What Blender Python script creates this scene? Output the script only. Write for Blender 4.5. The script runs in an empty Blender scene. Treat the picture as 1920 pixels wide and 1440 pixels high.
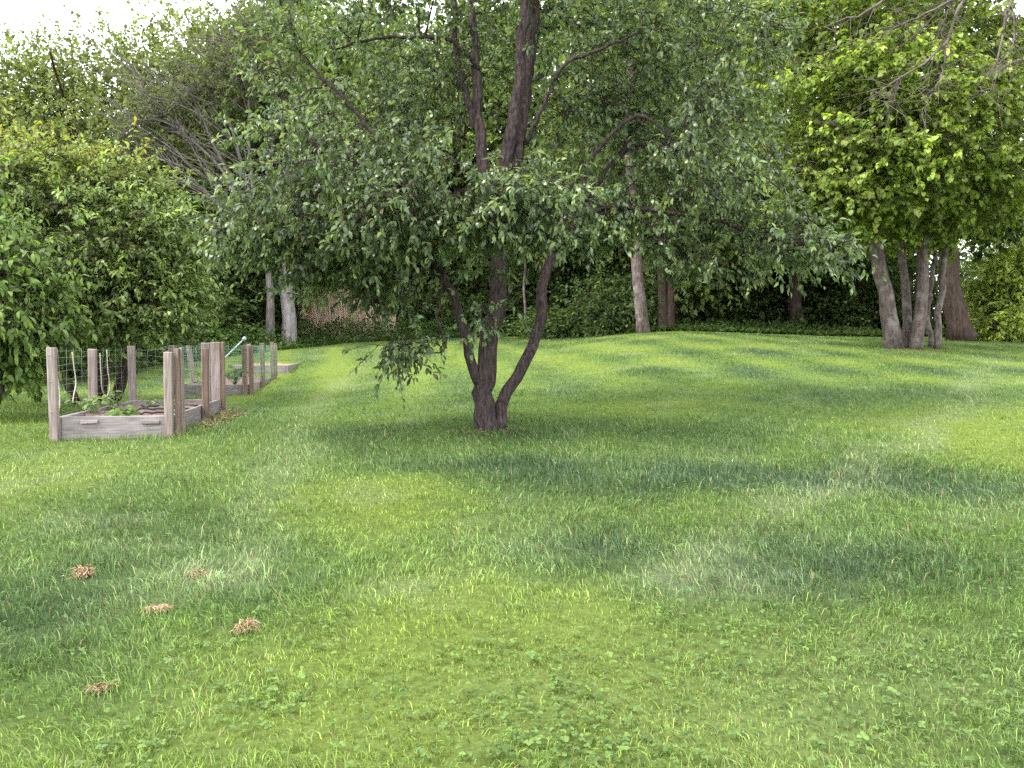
import bpy, bmesh, math, random
import numpy as np
from mathutils import Vector

scene = bpy.context.scene
COL = scene.collection

# ------------------------------------------------------------------ camera
F = 1536.0 / 1920.0            # focal length in picture widths
EYE = 1.5
HORIZON = 645.0                # picture row (of 1440) that lies at eye level
PITCH = math.atan((720.0 - HORIZON) / 1536.0)
cam_data = bpy.data.cameras.new('camera')
cam_data.sensor_width = 36.0
cam_data.lens = 36.0 * F
cam_data.clip_start = 0.05
cam_data.clip_end = 2000.0
cam = bpy.data.objects.new('camera', cam_data)
cam.location = (0.0, 0.0, EYE)
cam.rotation_euler = (math.pi / 2 - PITCH, 0.0, 0.0)
COL.objects.link(cam)
scene.camera = cam

# ------------------------------------------------------------------ sky, sun, exposure
SUN_ELEV, SUN_AZ = math.radians(50), math.radians(245)     # azimuth clockwise from +Y: behind and left of the camera
world = bpy.data.worlds.new('World')
scene.world = world
world.use_nodes = True
wn, wl = world.node_tree.nodes, world.node_tree.links
bg = wn['Background']
sky = wn.new('ShaderNodeTexSky')
sky.sky_type = 'NISHITA'
sky.sun_disc = False
sky.sun_elevation = SUN_ELEV
sky.sun_rotation = SUN_AZ
sky.air_density = 1.0
sky.dust_density = 3.0
cloud = wn.new('ShaderNodeMix')
cloud.data_type = 'RGBA'
cloud.inputs[0].default_value = 0.80                       # an even sheet of bright cloud over the blue
cloud.inputs[7].default_value = (12.0, 12.1, 12.4, 1.0)
wl.new(sky.outputs[0], cloud.inputs[6])
wl.new(cloud.outputs[2], bg.inputs['Color'])
bg.inputs['Strength'].default_value = 0.10

sd = bpy.data.lights.new('sun', 'SUN')
sd.energy = 1.5
sd.angle = math.radians(11)
sd.color = (1.0, 0.95, 0.86)
sun = bpy.data.objects.new('sun', sd)
sv = Vector((math.sin(SUN_AZ) * math.cos(SUN_ELEV), math.cos(SUN_AZ) * math.cos(SUN_ELEV), math.sin(SUN_ELEV)))
sun.rotation_euler = sv.to_track_quat('Z', 'Y').to_euler()
sun.location = (-10, -10, 30)
COL.objects.link(sun)

scene.view_settings.view_transform = 'Standard'
scene.view_settings.look = 'None'
scene.view_settings.gamma = 1.0
scene.view_settings.use_curve_mapping = False
scene.view_settings.exposure = 1.75
scene.render.engine = 'CYCLES'
scene.cycles.max_bounces = 8
scene.cycles.diffuse_bounces = 5
scene.cycles.transmission_bounces = 6
scene.cycles.use_denoising = False

# ------------------------------------------------------------------ numbers
def hash2(ix, iy, seed):
    h = (ix.astype(np.int64) * 374761393 + iy.astype(np.int64) * 668265263 + seed * 974711) & 0x7fffffff
    h = ((h ^ (h >> 13)) * 1274126177) & 0x7fffffff
    h = (h ^ (h >> 16)) & 0xffff
    return h / 65535.0

def vnoise(x, y, seed=0):
    x = np.asarray(x, float); y = np.asarray(y, float)
    ix = np.floor(x); iy = np.floor(y)
    fx = x - ix; fy = y - iy
    fx = fx * fx * (3 - 2 * fx); fy = fy * fy * (3 - 2 * fy)
    ix = ix.astype(np.int64); iy = iy.astype(np.int64)
    a = hash2(ix, iy, seed); b = hash2(ix + 1, iy, seed)
    c = hash2(ix, iy + 1, seed); d = hash2(ix + 1, iy + 1, seed)
    return (a * (1 - fx) + b * fx) * (1 - fy) + (c * (1 - fx) + d * fx) * fy

def fbm(x, y, seed=0, octaves=3):
    v = 0.0; a = 0.5; t = 0.0
    for o in range(octaves):
        v = v + a * vnoise(np.asarray(x) * 2 ** o, np.asarray(y) * 2 ** o, seed + 17 * o)
        t += a; a *= 0.5
    return v / t

def smooth(a, b, x):
    t = np.clip((np.asarray(x, float) - a) / (b - a), 0, 1)
    return t * t * (3 - 2 * t)

# the lay of the land: height by distance (rows) and by bearing x/y (columns)
GD = np.array([-40, 0, 2.5, 5, 8, 10.5, 14.5, 17.5, 20, 24, 28, 36, 60, 300.])
GU = np.array([-0.50, -0.28, 0.0, 0.20, 0.48, 0.70])
GZ = np.array([
    # -.50  -.28   0.0   .20   .48   .70
    [-0.3, -0.3, -0.3, -0.3, -0.3, -0.3],
    [0.00, 0.00, 0.00, 0.00, 0.00, 0.00],
    [0.10, 0.10, 0.10, 0.10, 0.10, 0.10],
    [0.34, 0.34, 0.33, 0.33, 0.33, 0.33],
    [0.60, 0.60, 0.57, 0.58, 0.62, 0.62],
    [0.60, 0.60, 0.74, 0.85, 0.85, 0.85],
    [0.60, 0.62, 0.98, 1.22, 1.18, 1.15],
    [0.70, 0.76, 1.16, 1.50, 1.40, 1.30],
    [0.85, 0.92, 1.32, 1.72, 1.56, 1.45],
    [1.20, 1.28, 1.55, 1.88, 1.72, 1.55],
    [1.50, 1.58, 1.74, 1.92, 1.78, 1.60],
    [1.70, 1.75, 1.85, 1.95, 1.80, 1.60],
    [1.80, 1.80, 1.90, 1.95, 1.80, 1.60],
    [1.80, 1.80, 1.80, 1.80, 1.60, 1.60]])
_dl = np.linspace(-40, 300, 3401)
_tab = np.stack([np.interp(_dl, GD, GZ[:, k]) for k in range(len(GU))], 1)
_ker = np.hanning(25); _ker /= _ker.sum()
_tab = np.stack([np.convolve(np.pad(_tab[:, k], 12, mode='edge'), _ker, 'valid') for k in range(len(GU))], 1)

def gz(x, y):
    x = np.asarray(x, float); y = np.asarray(y, float)
    u = np.clip(x / np.maximum(y, 2.0), GU[0], GU[-1])
    k = np.clip(np.searchsorted(GU, u) - 1, 0, len(GU) - 2)
    t = (u - GU[k]) / (GU[k + 1] - GU[k]); t = t * t * (3 - 2 * t)
    di = np.clip((y + 40) * 10, 0, 3399.0); i0 = di.astype(int); ft = di - i0
    a = _tab[i0, k] * (1 - ft) + _tab[i0 + 1, k] * ft
    b = _tab[i0, k + 1] * (1 - ft) + _tab[i0 + 1, k + 1] * ft
    z = a * (1 - t) + b * t
    z = z + 0.05 * (fbm(x * 0.5, y * 0.5, 5, 2) - 0.5) * smooth(1, 4, np.abs(y))
    return z

def ray(px, py):
    a = (px - 960.0) / 1536.0; b = -(py - 720.0) / 1536.0
    c, s = math.cos(PITCH), math.sin(PITCH)
    return a, c + b * s, b * c - s        # x, y, z for the camera tilted down by PITCH

def at(px, py, d):
    a, b, c = ray(px, py)
    k = d / b
    return np.array([a * k, d, EYE + c * k])

def on_ground(px, py):
    a, b, c = ray(px, py)
    k = 1.0
    for _ in range(900):
        if EYE + c * k < gz(a * k, b * k): break
        k *= 1.006
    return np.array([a * k, b * k, float(gz(a * k, b * k))])

# ------------------------------------------------------------------ objects
def tag(o, label=None, cat=None, group=None, kind=None):
    if label: o['label'] = label
    if cat: o['category'] = cat
    if group: o['group'] = group
    if kind: o['kind'] = kind
    return o

def empty(name, loc, rz=0.0):
    o = bpy.data.objects.new(name, None)
    o.location = loc; o.rotation_euler = (0, 0, rz)
    o.empty_display_size = 0.2
    COL.objects.link(o)
    return o

def link(name, me, mat=None, parent=None, loc=None):
    o = bpy.data.objects.new(name, me)
    if mat and not me.materials: me.materials.append(mat)
    if parent: o.parent = parent
    if loc is not None: o.location = loc
    COL.objects.link(o)
    return o

def np_mesh(name, V, polys, cols=None, smooth_shade=False):
    """V: n x 3, polys: list of index arrays (m x k)."""
    me = bpy.data.meshes.new(name)
    V = np.asarray(V, np.float32)
    me.vertices.add(len(V)); me.vertices.foreach_set('co', V.ravel())
    polys = [np.asarray(p, np.int32) for p in polys if len(p)]
    loops = np.concatenate([p.ravel() for p in polys])
    tot = np.concatenate([np.full(len(p), p.shape[1], np.int32) for p in polys])
    st = np.concatenate([[0], np.cumsum(tot)[:-1]]).astype(np.int32)
    me.loops.add(len(loops)); me.loops.foreach_set('vertex_index', loops)
    me.polygons.add(len(tot)); me.polygons.foreach_set('loop_start', st)
    me.polygons.foreach_set('loop_total', tot)
    if smooth_shade: me.polygons.foreach_set('use_smooth', np.ones(len(tot), bool))
    if cols is not None:
        ca = me.color_attributes.new('Col', 'FLOAT_COLOR', 'POINT')
        c4 = np.ones((len(V), 4), np.float32); c4[:, :3] = cols
        ca.data.foreach_set('color', c4.ravel())
    me.update(calc_edges=True)
    return me

# ------------------------------------------------------------------ materials
def new_mat(name):
    m = bpy.data.materials.new(name); m.use_nodes = True
    nt = m.node_tree
    return m, nt.nodes, nt.links, nt.nodes['Principled BSDF']

def leaf_mat(name, rough=0.5, spec=0.35, trans=0.35, gain=(1.1, 1.15, 0.6)):
    m, n, l, p = new_mat(name)
    at_ = n.new('ShaderNodeAttribute'); at_.attribute_name = 'Col'
    p.inputs['Roughness'].default_value = rough
    p.inputs['Specular IOR Level'].default_value = spec
    l.new(at_.outputs['Color'], p.inputs['Base Color'])
    mul = n.new('ShaderNodeMix'); mul.data_type = 'RGBA'; mul.blend_type = 'MULTIPLY'
    mul.inputs[0].default_value = 1.0; mul.inputs[7].default_value = (*gain, 1)
    l.new(at_.outputs['Color'], mul.inputs[6])
    tr = n.new('ShaderNodeBsdfTranslucent'); l.new(mul.outputs[2], tr.inputs['Color'])
    mx = n.new('ShaderNodeMixShader'); mx.inputs[0].default_value = trans
    l.new(p.outputs[0], mx.inputs[1]); l.new(tr.outputs[0], mx.inputs[2])
    l.new(mx.outputs[0], n['Material Output'].inputs['Surface'])
    return m

def bark_mat(name, c1, c2, scale=9.0, streak=0.22, bump=0.5, lichen=None):
    m, n, l, p = new_mat(name)
    tc = n.new('ShaderNodeTexCoord'); mp = n.new('ShaderNodeMapping')
    mp.inputs['Scale'].default_value = (1, 1, streak)
    l.new(tc.outputs['Object'], mp.inputs['Vector'])
    nz = n.new('ShaderNodeTexNoise'); nz.inputs['Scale'].default_value = scale * 3
    nz.inputs['Detail'].default_value = 8; nz.inputs['Roughness'].default_value = 0.7
    l.new(mp.outputs[0], nz.inputs['Vector'])
    vo = n.new('ShaderNodeTexVoronoi'); vo.inputs['Scale'].default_value = scale * 4
    l.new(mp.outputs[0], vo.inputs['Vector'])
    rp = n.new('ShaderNodeValToRGB')
    rp.color_ramp.elements[0].position = 0.36; rp.color_ramp.elements[0].color = (*c1, 1)
    rp.color_ramp.elements[1].position = 0.66; rp.color_ramp.elements[1].color = (*c2, 1)
    l.new(nz.outputs['Fac'], rp.inputs['Fac'])
    src = rp.outputs['Color']
    if lichen:
        n2 = n.new('ShaderNodeTexNoise'); n2.inputs['Scale'].default_value = 5.0; n2.inputs['Detail'].default_value = 6
        l.new(tc.outputs['Object'], n2.inputs['Vector'])
        r2 = n.new('ShaderNodeValToRGB'); r2.color_ramp.elements[0].position = 0.52; r2.color_ramp.elements[1].position = 0.68
        l.new(n2.outputs['Fac'], r2.inputs['Fac'])
        mx = n.new('ShaderNodeMix'); mx.data_type = 'RGBA'; mx.inputs[7].default_value = (*lichen, 1)
        l.new(r2.outputs['Color'], mx.inputs[0]); l.new(src, mx.inputs[6]); src = mx.outputs[2]
    l.new(src, p.inputs['Base Color'])
    p.inputs['Roughness'].default_value = 0.9; p.inputs['Specular IOR Level'].default_value = 0.15
    ad = n.new('ShaderNodeMath'); ad.operation = 'ADD'
    l.new(nz.outputs['Fac'], ad.inputs[0]); l.new(vo.outputs['Distance'], ad.inputs[1])
    bp = n.new('ShaderNodeBump'); bp.inputs['Strength'].default_value = bump; bp.inputs['Distance'].default_value = 0.03
    l.new(ad.outputs[0], bp.inputs['Height']); l.new(bp.outputs[0], p.inputs['Normal'])
    return m

def wood_mat(name, c1, c2, axis_scale=(30, 30, 2.2)):
    m, n, l, p = new_mat(name)
    tc = n.new('ShaderNodeTexCoord'); mp = n.new('ShaderNodeMapping'); mp.inputs['Scale'].default_value = axis_scale
    l.new(tc.outputs['Object'], mp.inputs['Vector'])
    nz = n.new('ShaderNodeTexNoise'); nz.inputs['Scale'].default_value = 1.6; nz.inputs['Detail'].default_value = 8
    nz.inputs['Roughness'].default_value = 0.65
    oi = n.new('ShaderNodeObjectInfo')
    l.new(mp.outputs[0], nz.inputs['Vector'])
    rp = n.new('ShaderNodeValToRGB')
    rp.color_ramp.elements[0].position = 0.32; rp.color_ramp.elements[0].color = (*c1, 1)
    rp.color_ramp.elements[1].position = 0.68; rp.color_ramp.elements[1].color = (*c2, 1)
    l.new(nz.outputs['Fac'], rp.inputs['Fac'])
    n2 = n.new('ShaderNodeTexNoise'); n2.inputs['Scale'].default_value = 4.0; n2.inputs['Detail'].default_value = 4
    l.new(tc.outputs['Object'], n2.inputs['Vector'])
    hs = n.new('ShaderNodeHueSaturation')
    mr = n.new('ShaderNodeMapRange'); mr.inputs['To Min'].default_value = 0.55; mr.inputs['To Max'].default_value = 1.35
    md = n.new('ShaderNodeMath'); md.operation = 'MULTIPLY_ADD'; md.inputs[1].default_value = 0.35; 
    l.new(oi.outputs['Random'], md.inputs[0]); l.new(n2.outputs['Fac'], md.inputs[2])
    l.new(md.outputs[0], mr.inputs['Value']); l.new(mr.outputs[0], hs.inputs['Value'])
    l.new(rp.outputs['Color'], hs.inputs['Color'])
    l.new(hs.outputs['Color'], p.inputs['Base Color'])
    p.inputs['Roughness'].default_value = 0.85; p.inputs['Specular IOR Level'].default_value = 0.2
    bp = n.new('ShaderNodeBump'); bp.inputs['Strength'].default_value = 0.4; bp.inputs['Distance'].default_value = 0.01
    l.new(nz.outputs['Fac'], bp.inputs['Height']); l.new(bp.outputs[0], p.inputs['Normal'])
    return m

def plain_mat(name, c, rough=0.7, spec=0.3, scale=14.0, vary=0.4, metallic=0.0):
    m, n, l, p = new_mat(name)
    tc = n.new('ShaderNodeTexCoord')
    nz = n.new('ShaderNodeTexNoise'); nz.inputs['Scale'].default_value = scale; nz.inputs['Detail'].default_value = 6
    l.new(tc.outputs['Object'], nz.inputs['Vector'])
    rp = n.new('ShaderNodeValToRGB')
    rp.color_ramp.elements[0].position = 0.3; rp.color_ramp.elements[0].color = (*[v * (1 - vary) for v in c], 1)
    rp.color_ramp.elements[1].position = 0.7; rp.color_ramp.elements[1].color = (*[min(1, v * (1 + vary)) for v in c], 1)
    l.new(nz.outputs['Fac'], rp.inputs['Fac']); l.new(rp.outputs['Color'], p.inputs['Base Color'])
    p.inputs['Roughness'].default_value = rough; p.inputs['Specular IOR Level'].default_value = spec
    p.inputs['Metallic'].default_value = metallic
    bp = n.new('ShaderNodeBump'); bp.inputs['Strength'].default_value = 0.3; bp.inputs['Distance'].default_value = 0.01
    l.new(nz.outputs['Fac'], bp.inputs['Height']); l.new(bp.outputs[0], p.inputs['Normal'])
    return m

M_GRASS = leaf_mat('grass_blade', 0.55, 0.25, 0.30, (1.1, 1.1, 0.6))
M_LEAF = leaf_mat('glossy_leaf', 0.34, 0.6, 0.40, (1.35, 1.4, 0.8))
M_SOFT = leaf_mat('soft_leaf', 0.5, 0.4, 0.42, (1.25, 1.3, 0.65))
M_FAR = leaf_mat('woodland_leaf', 0.6, 0.3, 0.42, (1.25, 1.3, 0.7))
M_STRAW = leaf_mat('dry_straw', 0.8, 0.1, 0.15, (1, 1, 0.9))
M_BARK = bark_mat('dark_bark', (0.024, 0.018, 0.019), (0.115, 0.088, 0.084), scale=12, bump=0.9)
M_GREYBARK = bark_mat('grey_bark', (0.060, 0.046, 0.044), (0.20, 0.158, 0.148), scale=6, lichen=(0.23, 0.205, 0.195))
M_PALEBARK = bark_mat('pale_bark', (0.15, 0.13, 0.13), (0.36, 0.33, 0.335), scale=5)
M_TWIG = bark_mat('bare_twig', (0.075, 0.062, 0.056), (0.24, 0.20, 0.18), scale=5)
M_ASHTWIG = bark_mat('ash_grey_twig', (0.075, 0.065, 0.062), (0.24, 0.21, 0.205), scale=5)
M_BROWNBARK = bark_mat('brown_bark', (0.035, 0.025, 0.021), (0.105, 0.076, 0.064), scale=6)
M_WOOD = wood_mat('weathered_wood', (0.15, 0.118, 0.108), (0.36, 0.30, 0.28))
M_BROWNWOOD = wood_mat('brown_wood', (0.10, 0.070, 0.055), (0.25, 0.18, 0.145))
M_BOARD = wood_mat('weathered_board', (0.13, 0.112, 0.112), (0.30, 0.265, 0.265), (2.5, 2.5, 30))
M_SOIL = plain_mat('garden_soil', (0.155, 0.118, 0.102), 0.95, 0.1, 40, 0.55)
M_CHIP = plain_mat('wood_chip', (0.34, 0.21, 0.13), 0.9, 0.1, 60, 0.5)
M_WIRE = plain_mat('galvanised_wire', (0.20, 0.25, 0.23), 0.5, 0.4, 20, 0.2)
M_NET = plain_mat('green_wire', (0.16, 0.30, 0.22), 0.5, 0.4, 20, 0.2)
M_HOSE = plain_mat('black_hose', (0.03, 0.03, 0.03), 0.6, 0.3, 20, 0.3)
M_ROPE = plain_mat('cream_rope', (0.50, 0.46, 0.38), 0.9, 0.1, 80, 0.3)
M_WAND = plain_mat('pale_wand', (0.45, 0.54, 0.56), 0.4, 0.4, 10, 0.2)

# ------------------------------------------------------------------ tubes and leaves
def tube(path, radii, sides=8, rough=0.0, rng=None, cap=True):
    path = np.asarray(path, float); radii = np.asarray(radii, float); n = len(path)
    T = np.gradient(path, axis=0); T /= np.linalg.norm(T, axis=1, keepdims=True) + 1e-9
    N = np.zeros_like(T)
    ref = np.array([1.0, 0, 0]) if abs(T[0, 0]) < 0.8 else np.array([0, 1.0, 0])
    v = ref - T[0] * ref.dot(T[0]); N[0] = v / np.linalg.norm(v)
    for i in range(1, n):
        v = N[i - 1] - T[i] * N[i - 1].dot(T[i]); N[i] = v / (np.linalg.norm(v) + 1e-9)
    B = np.cross(T, N)
    a = np.linspace(0, 2 * math.pi, sides, endpoint=False)
    R = np.repeat(radii[:, None], sides, 1)
    if rough and rng is not None:
        ridge = 1 + rough * (rng.random(sides) - 0.5)
        R = R * ridge[None, :] * (1 + rough * 0.7 * (rng.random((n, sides)) - 0.5))
    V = path[:, None, :] + R[..., None] * (np.cos(a)[None, :, None] * N[:, None, :] + np.sin(a)[None, :, None] * B[:, None, :])
    V = V.reshape(-1, 3)
    i = np.arange(n - 1)[:, None] * sides; j = np.arange(sides)[None, :]; j2 = (j + 1) % sides
    Q = np.stack([i + j, i + j2, i + sides + j2, i + sides + j], -1).reshape(-1, 4)
    T3 = np.zeros((0, 3), int)
    if cap:
        c = len(V); V = np.vstack([V, path[-1:], path[:1]])
        k = np.arange(sides); e = (n - 1) * sides
        T3 = np.vstack([np.stack([e + k, e + (k + 1) % sides, np.full(sides, c)], 1),
                        np.stack([(k + 1) % sides, k, np.full(sides, c + 1)], 1)])
    return V, Q, T3

class Tubes:
    def __init__(s): s.V, s.Q, s.T, s.n = [], [], [], 0
    def add(s, *a, **k):
        V, Q, T = tube(*a, **k)
        s.V.append(V); s.Q.append(Q + s.n); s.T.append(T + s.n); s.n += len(V)
    def sticks(s, A, B, ra, rb):                     # many straight three-sided twigs at once
        A = np.asarray(A, float); B = np.asarray(B, float); m = len(A)
        if not m: return
        d = B - A; d /= np.linalg.norm(d, axis=1, keepdims=True) + 1e-9
        ref = np.where(np.abs(d[:, 2:3]) < 0.8, np.array([[0, 0, 1.0]]), np.array([[1.0, 0, 0]]))
        N = np.cross(d, ref); N /= np.linalg.norm(N, axis=1, keepdims=True) + 1e-9
        Bn = np.cross(d, N)
        V = np.zeros((m, 6, 3))
        for k in range(3):
            c, q = math.cos(2.0944 * k), math.sin(2.0944 * k)
            V[:, k] = A + ra * (c * N + q * Bn); V[:, 3 + k] = B + rb * (c * N + q * Bn)
        b = (np.arange(m) * 6)[:, None]
        Q = np.concatenate([b + np.array([[0, 1, 4, 3]]), b + np.array([[1, 2, 5, 4]]), b + np.array([[2, 0, 3, 5]])])
        s.V.append(V.reshape(-1, 3)); s.Q.append(Q + s.n); s.T.append(np.zeros((0, 3), int)); s.n += m * 6
    def mesh(s, name): return np_mesh(name, np.vstack(s.V), [np.vstack(s.Q), np.vstack(s.T)], smooth_shade=True)

def unit(v): return v / (np.linalg.norm(v, axis=-1, keepdims=True) + 1e-9)

def leaves(P, D, L, W, rng, cols, curl=0.25, detail=True, roll=1.0):
    """Leaf blades at points P, growing along D, length L, width W; returns verts, polys, colours."""
    m = len(P)
    D = unit(D)
    up = np.array([[0, 0, 1.0]]) + roll * rng.normal(0, 0.55, (m, 3))
    S = unit(np.cross(D, up)); N = np.cross(S, D)
    L = L[:, None]; W = W[:, None]
    b = (np.arange(m))[:, None]
    if detail:
        V = np.zeros((m, 6, 3))
        V[:, 0] = P
        c1 = P + D * L * 0.36 + N * L * 0.03
        c2 = P + D * L * 0.72 - N * L * curl * 0.35
        V[:, 1] = c1 - S * W * 0.46 + N * W * 0.16; V[:, 2] = c1 + S * W * 0.46 + N * W * 0.16
        V[:, 3] = c2 - S * W * 0.36 + N * W * 0.10; V[:, 4] = c2 + S * W * 0.36 + N * W * 0.10
        V[:, 5] = P + D * L - N * L * curl
        b = b * 6
        polys = [np.concatenate([b + np.array([[0, 2, 1]]), b + np.array([[3, 4, 5]])]), b + np.array([[1, 2, 4, 3]])]
        k = 6
    else:
        V = np.zeros((m, 4, 3))
        V[:, 0] = P
        c1 = P + D * L * 0.45
        V[:, 1] = c1 + S * W * 0.5 + N * W * 0.15; V[:, 3] = c1 - S * W * 0.5 + N * W * 0.15
        V[:, 2] = P + D * L - N * L * curl
        b = b * 4
        polys = [np.concatenate([b + np.array([[0, 1, 2]]), b + np.array([[0, 2, 3]])])]
        k = 4
    C = np.repeat(cols, k, axis=0)
    return V.reshape(-1, 3), polys, C

def spline(pts, n):
    pts = np.asarray(pts, float)
    t = np.concatenate([[0], np.cumsum(np.linalg.norm(np.diff(pts, axis=0), axis=1))]); t /= t[-1]
    q = np.linspace(0, 1, n)
    out = np.zeros((n, pts.shape[1]))
    m = np.gradient(pts, t, axis=0)
    for i, s in enumerate(q):
        k = min(max(np.searchsorted(t, s) - 1, 0), len(t) - 2)
        h = t[k + 1] - t[k]; x = (s - t[k]) / h
        out[i] = ((2*x**3 - 3*x**2 + 1) * pts[k] + (x**3 - 2*x**2 + x) * h * m[k]
                  + (-2*x**3 + 3*x**2) * pts[k+1] + (x**3 - x**2) * h * m[k+1])
    return out

def pick_colours(rng, m, pal, clump_tone, jit=0.18):
    """pal: (colour, weight) list; each leaf picks one, tinted by its clump's tone."""
    C = np.array([c for c, w in pal]); w = np.array([w for c, w in pal], float); w /= w.sum()
    k = rng.choice(len(pal), m, p=w)
    return C[k] * clump_tone[:, None] * (1 + jit * rng.normal(0, 1, (m, 1))).clip(0.5, 1.6)

def grow(seed, stems, blobs, n_clumps, twigs, leaf_n, leaf_len, leaf_ratio, pal, *, twig_len=0.35, spread=0.3,
         droop=0.15, detail=True, out=0.55, sides=10, stem_n=16, limb_r=0.03, lean_up=0.35, tip=None, rough=0.12,
         clump_var=0.22, keep=None, twig_r=0.0045, make_twigs=True, shell=2.2, flare=0.3, flat=0.7, roll=1.0):
    """Stems (points + radii) carry limbs out to clumps sampled inside the blobs (centre, radii, weight);
    each clump carries twigs, each twig its leaves. Returns trunk mesh and crown mesh data."""
    rng = np.random.default_rng(seed)
    tb = Tubes(); nodes, nrad = [], []
    for pts, r0, r1 in stems:
        p = spline(pts, stem_n); r = np.linspace(r0, r1, stem_n)
        if r0 > 0.1: r = r * (1 + flare * np.exp(-np.arange(stem_n) / (stem_n * 0.06)))
        p[1:-1] += rng.normal(0, 0.012 + 0.06 * r1, (stem_n - 2, 3)) * np.array([1, 1, 0.3])
        tb.add(p, r, sides, rough, rng)
        nodes.append(p[stem_n // 4:]); nrad.append(r[stem_n // 4:])
    nodes = np.vstack(nodes); nrad = np.concatenate(nrad)
    w = np.array([b[2] for b in blobs], float); w /= w.sum()
    bi = rng.choice(len(blobs), n_clumps, p=w)
    d = unit(rng.normal(0, 1, (n_clumps, 3))) * (rng.random((n_clumps, 1)) ** (1 / shell))
    Cn = np.array([blobs[k][0] for k in bi]) + d * np.array([blobs[k][1] for k in bi])
    if keep is not None: Cn = Cn[keep(Cn)]
    dist = np.min(np.linalg.norm(Cn[:, None] - nodes[None, ::3], axis=2), axis=1)
    Cn = Cn[np.argsort(dist)]
    base_c = np.array([s[0][0] for s in stems]).mean(0)
    for c in Cn:
        v = c - nodes
        dd = np.linalg.norm(v, axis=1)
        score = dd * (1 + 0.9 * np.clip(lean_up - v[:, 2] / (dd + 1e-6), 0, 2)) - 0.8 * nrad
        k = int(np.argmin(score)); a = nodes[k]; L = dd[k]
        if L < 0.05: continue
        r0 = min(nrad[k] * 0.75, 0.008 + limb_r * L * 0.35)
        n = 5
        t = np.linspace(0, 1, n)[:, None]
        p = a + (c - a) * t
        p += np.array([0, 0, 1.0]) * (np.sin(t * math.pi) * L * rng.uniform(0.02, 0.14))
        p[1:-1] += rng.normal(0, 0.045 * L, (n - 2, 3))
        r = np.linspace(r0, max(0.004, r0 * 0.35), n)
        tb.add(p, r, 5 if r0 > 0.015 else 4, 0, None, False)
        nodes = np.vstack([nodes, p[1:]]); nrad = np.concatenate([nrad, r[1:]])
    m = len(Cn); cen = Cn.mean(0)
    tone = np.clip(1 + clump_var * rng.normal(0, 1, m), 0.55, 1.6)
    ti = np.repeat(np.arange(m), twigs); nt = len(ti)
    o = unit(Cn - cen)[ti]
    td = unit(out * o + rng.normal(0, 0.6, (nt, 3)) + np.array([[0, 0, -droop]]))
    ts = Cn[ti] + rng.normal(0, spread, (nt, 3)) * np.array([1, 1, flat])
    td[:, 2] *= min(1.0, 0.3 + flat); td = unit(td)
    tl = twig_len * rng.uniform(0.5, 1.4, nt)
    te = ts + td * tl[:, None] + np.array([[0, 0, -1.0]]) * (droop * tl * 0.5)[:, None]
    if make_twigs:
        tb.sticks(ts, te, twig_r, twig_r * 0.5)
        tb.sticks(Cn[ti], ts, twig_r * 1.2, twig_r)
    li = np.repeat(np.arange(nt), leaf_n); nl = len(li)
    f = rng.random(nl) ** 0.8
    P = ts[li] + (te - ts)[li] * f[:, None]
    side = rng.normal(0, 1, (nl, 3))
    D = unit(0.55 * td[li] + 0.75 * unit(side) + np.array([[0, 0, -droop * 1.6]]))
    LL = leaf_len * rng.uniform(0.6, 1.25, nl)
    cols = pick_colours(rng, nl, pal, tone[ti][li])
    if tip is not None:                                # young shoots: fresh colour towards the outside and top
        tc, th, amt = tip
        e = np.clip((P[:, 2] - th) / 0.9, 0, 1) * (rng.random(nl) < amt)
        cols = cols * (1 - e[:, None]) + np.array(tc)[None] * e[:, None] * (0.8 + 0.4 * rng.random((nl, 1)))
    V, polys, C = leaves(P, D, LL, LL * leaf_ratio, rng, cols, 0.25, detail, roll)
    return tb, V, polys, C

def tree(name, label, cat, base, bark, leafm, group=None, **kw):
    base = np.asarray(base, float)
    root = empty(name, tuple(base)); tag(root, label, cat, group)
    tb, V, polys, C = grow(**kw)
    t = tb.mesh(name + '_trunk'); t.transform(__import__('mathutils').Matrix.Translation(-Vector(base)))
    link('trunk', t, bark, root)
    link('crown', np_mesh(name + '_crown', V - base, polys, C), leafm, root)
    return root

def copy_tree(root, loc, rz, s, label=None, group=None, name=None):
    r = root.copy(); r.location = loc; r.rotation_euler = (0, 0, rz)
    r.scale = s if isinstance(s, tuple) else (s, s, s)
    if label: r['label'] = label
    if group: r['group'] = group
    COL.objects.link(r)
    for ch in root.children:
        c = ch.copy(); c.parent = r; COL.objects.link(c)
    return r

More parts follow.
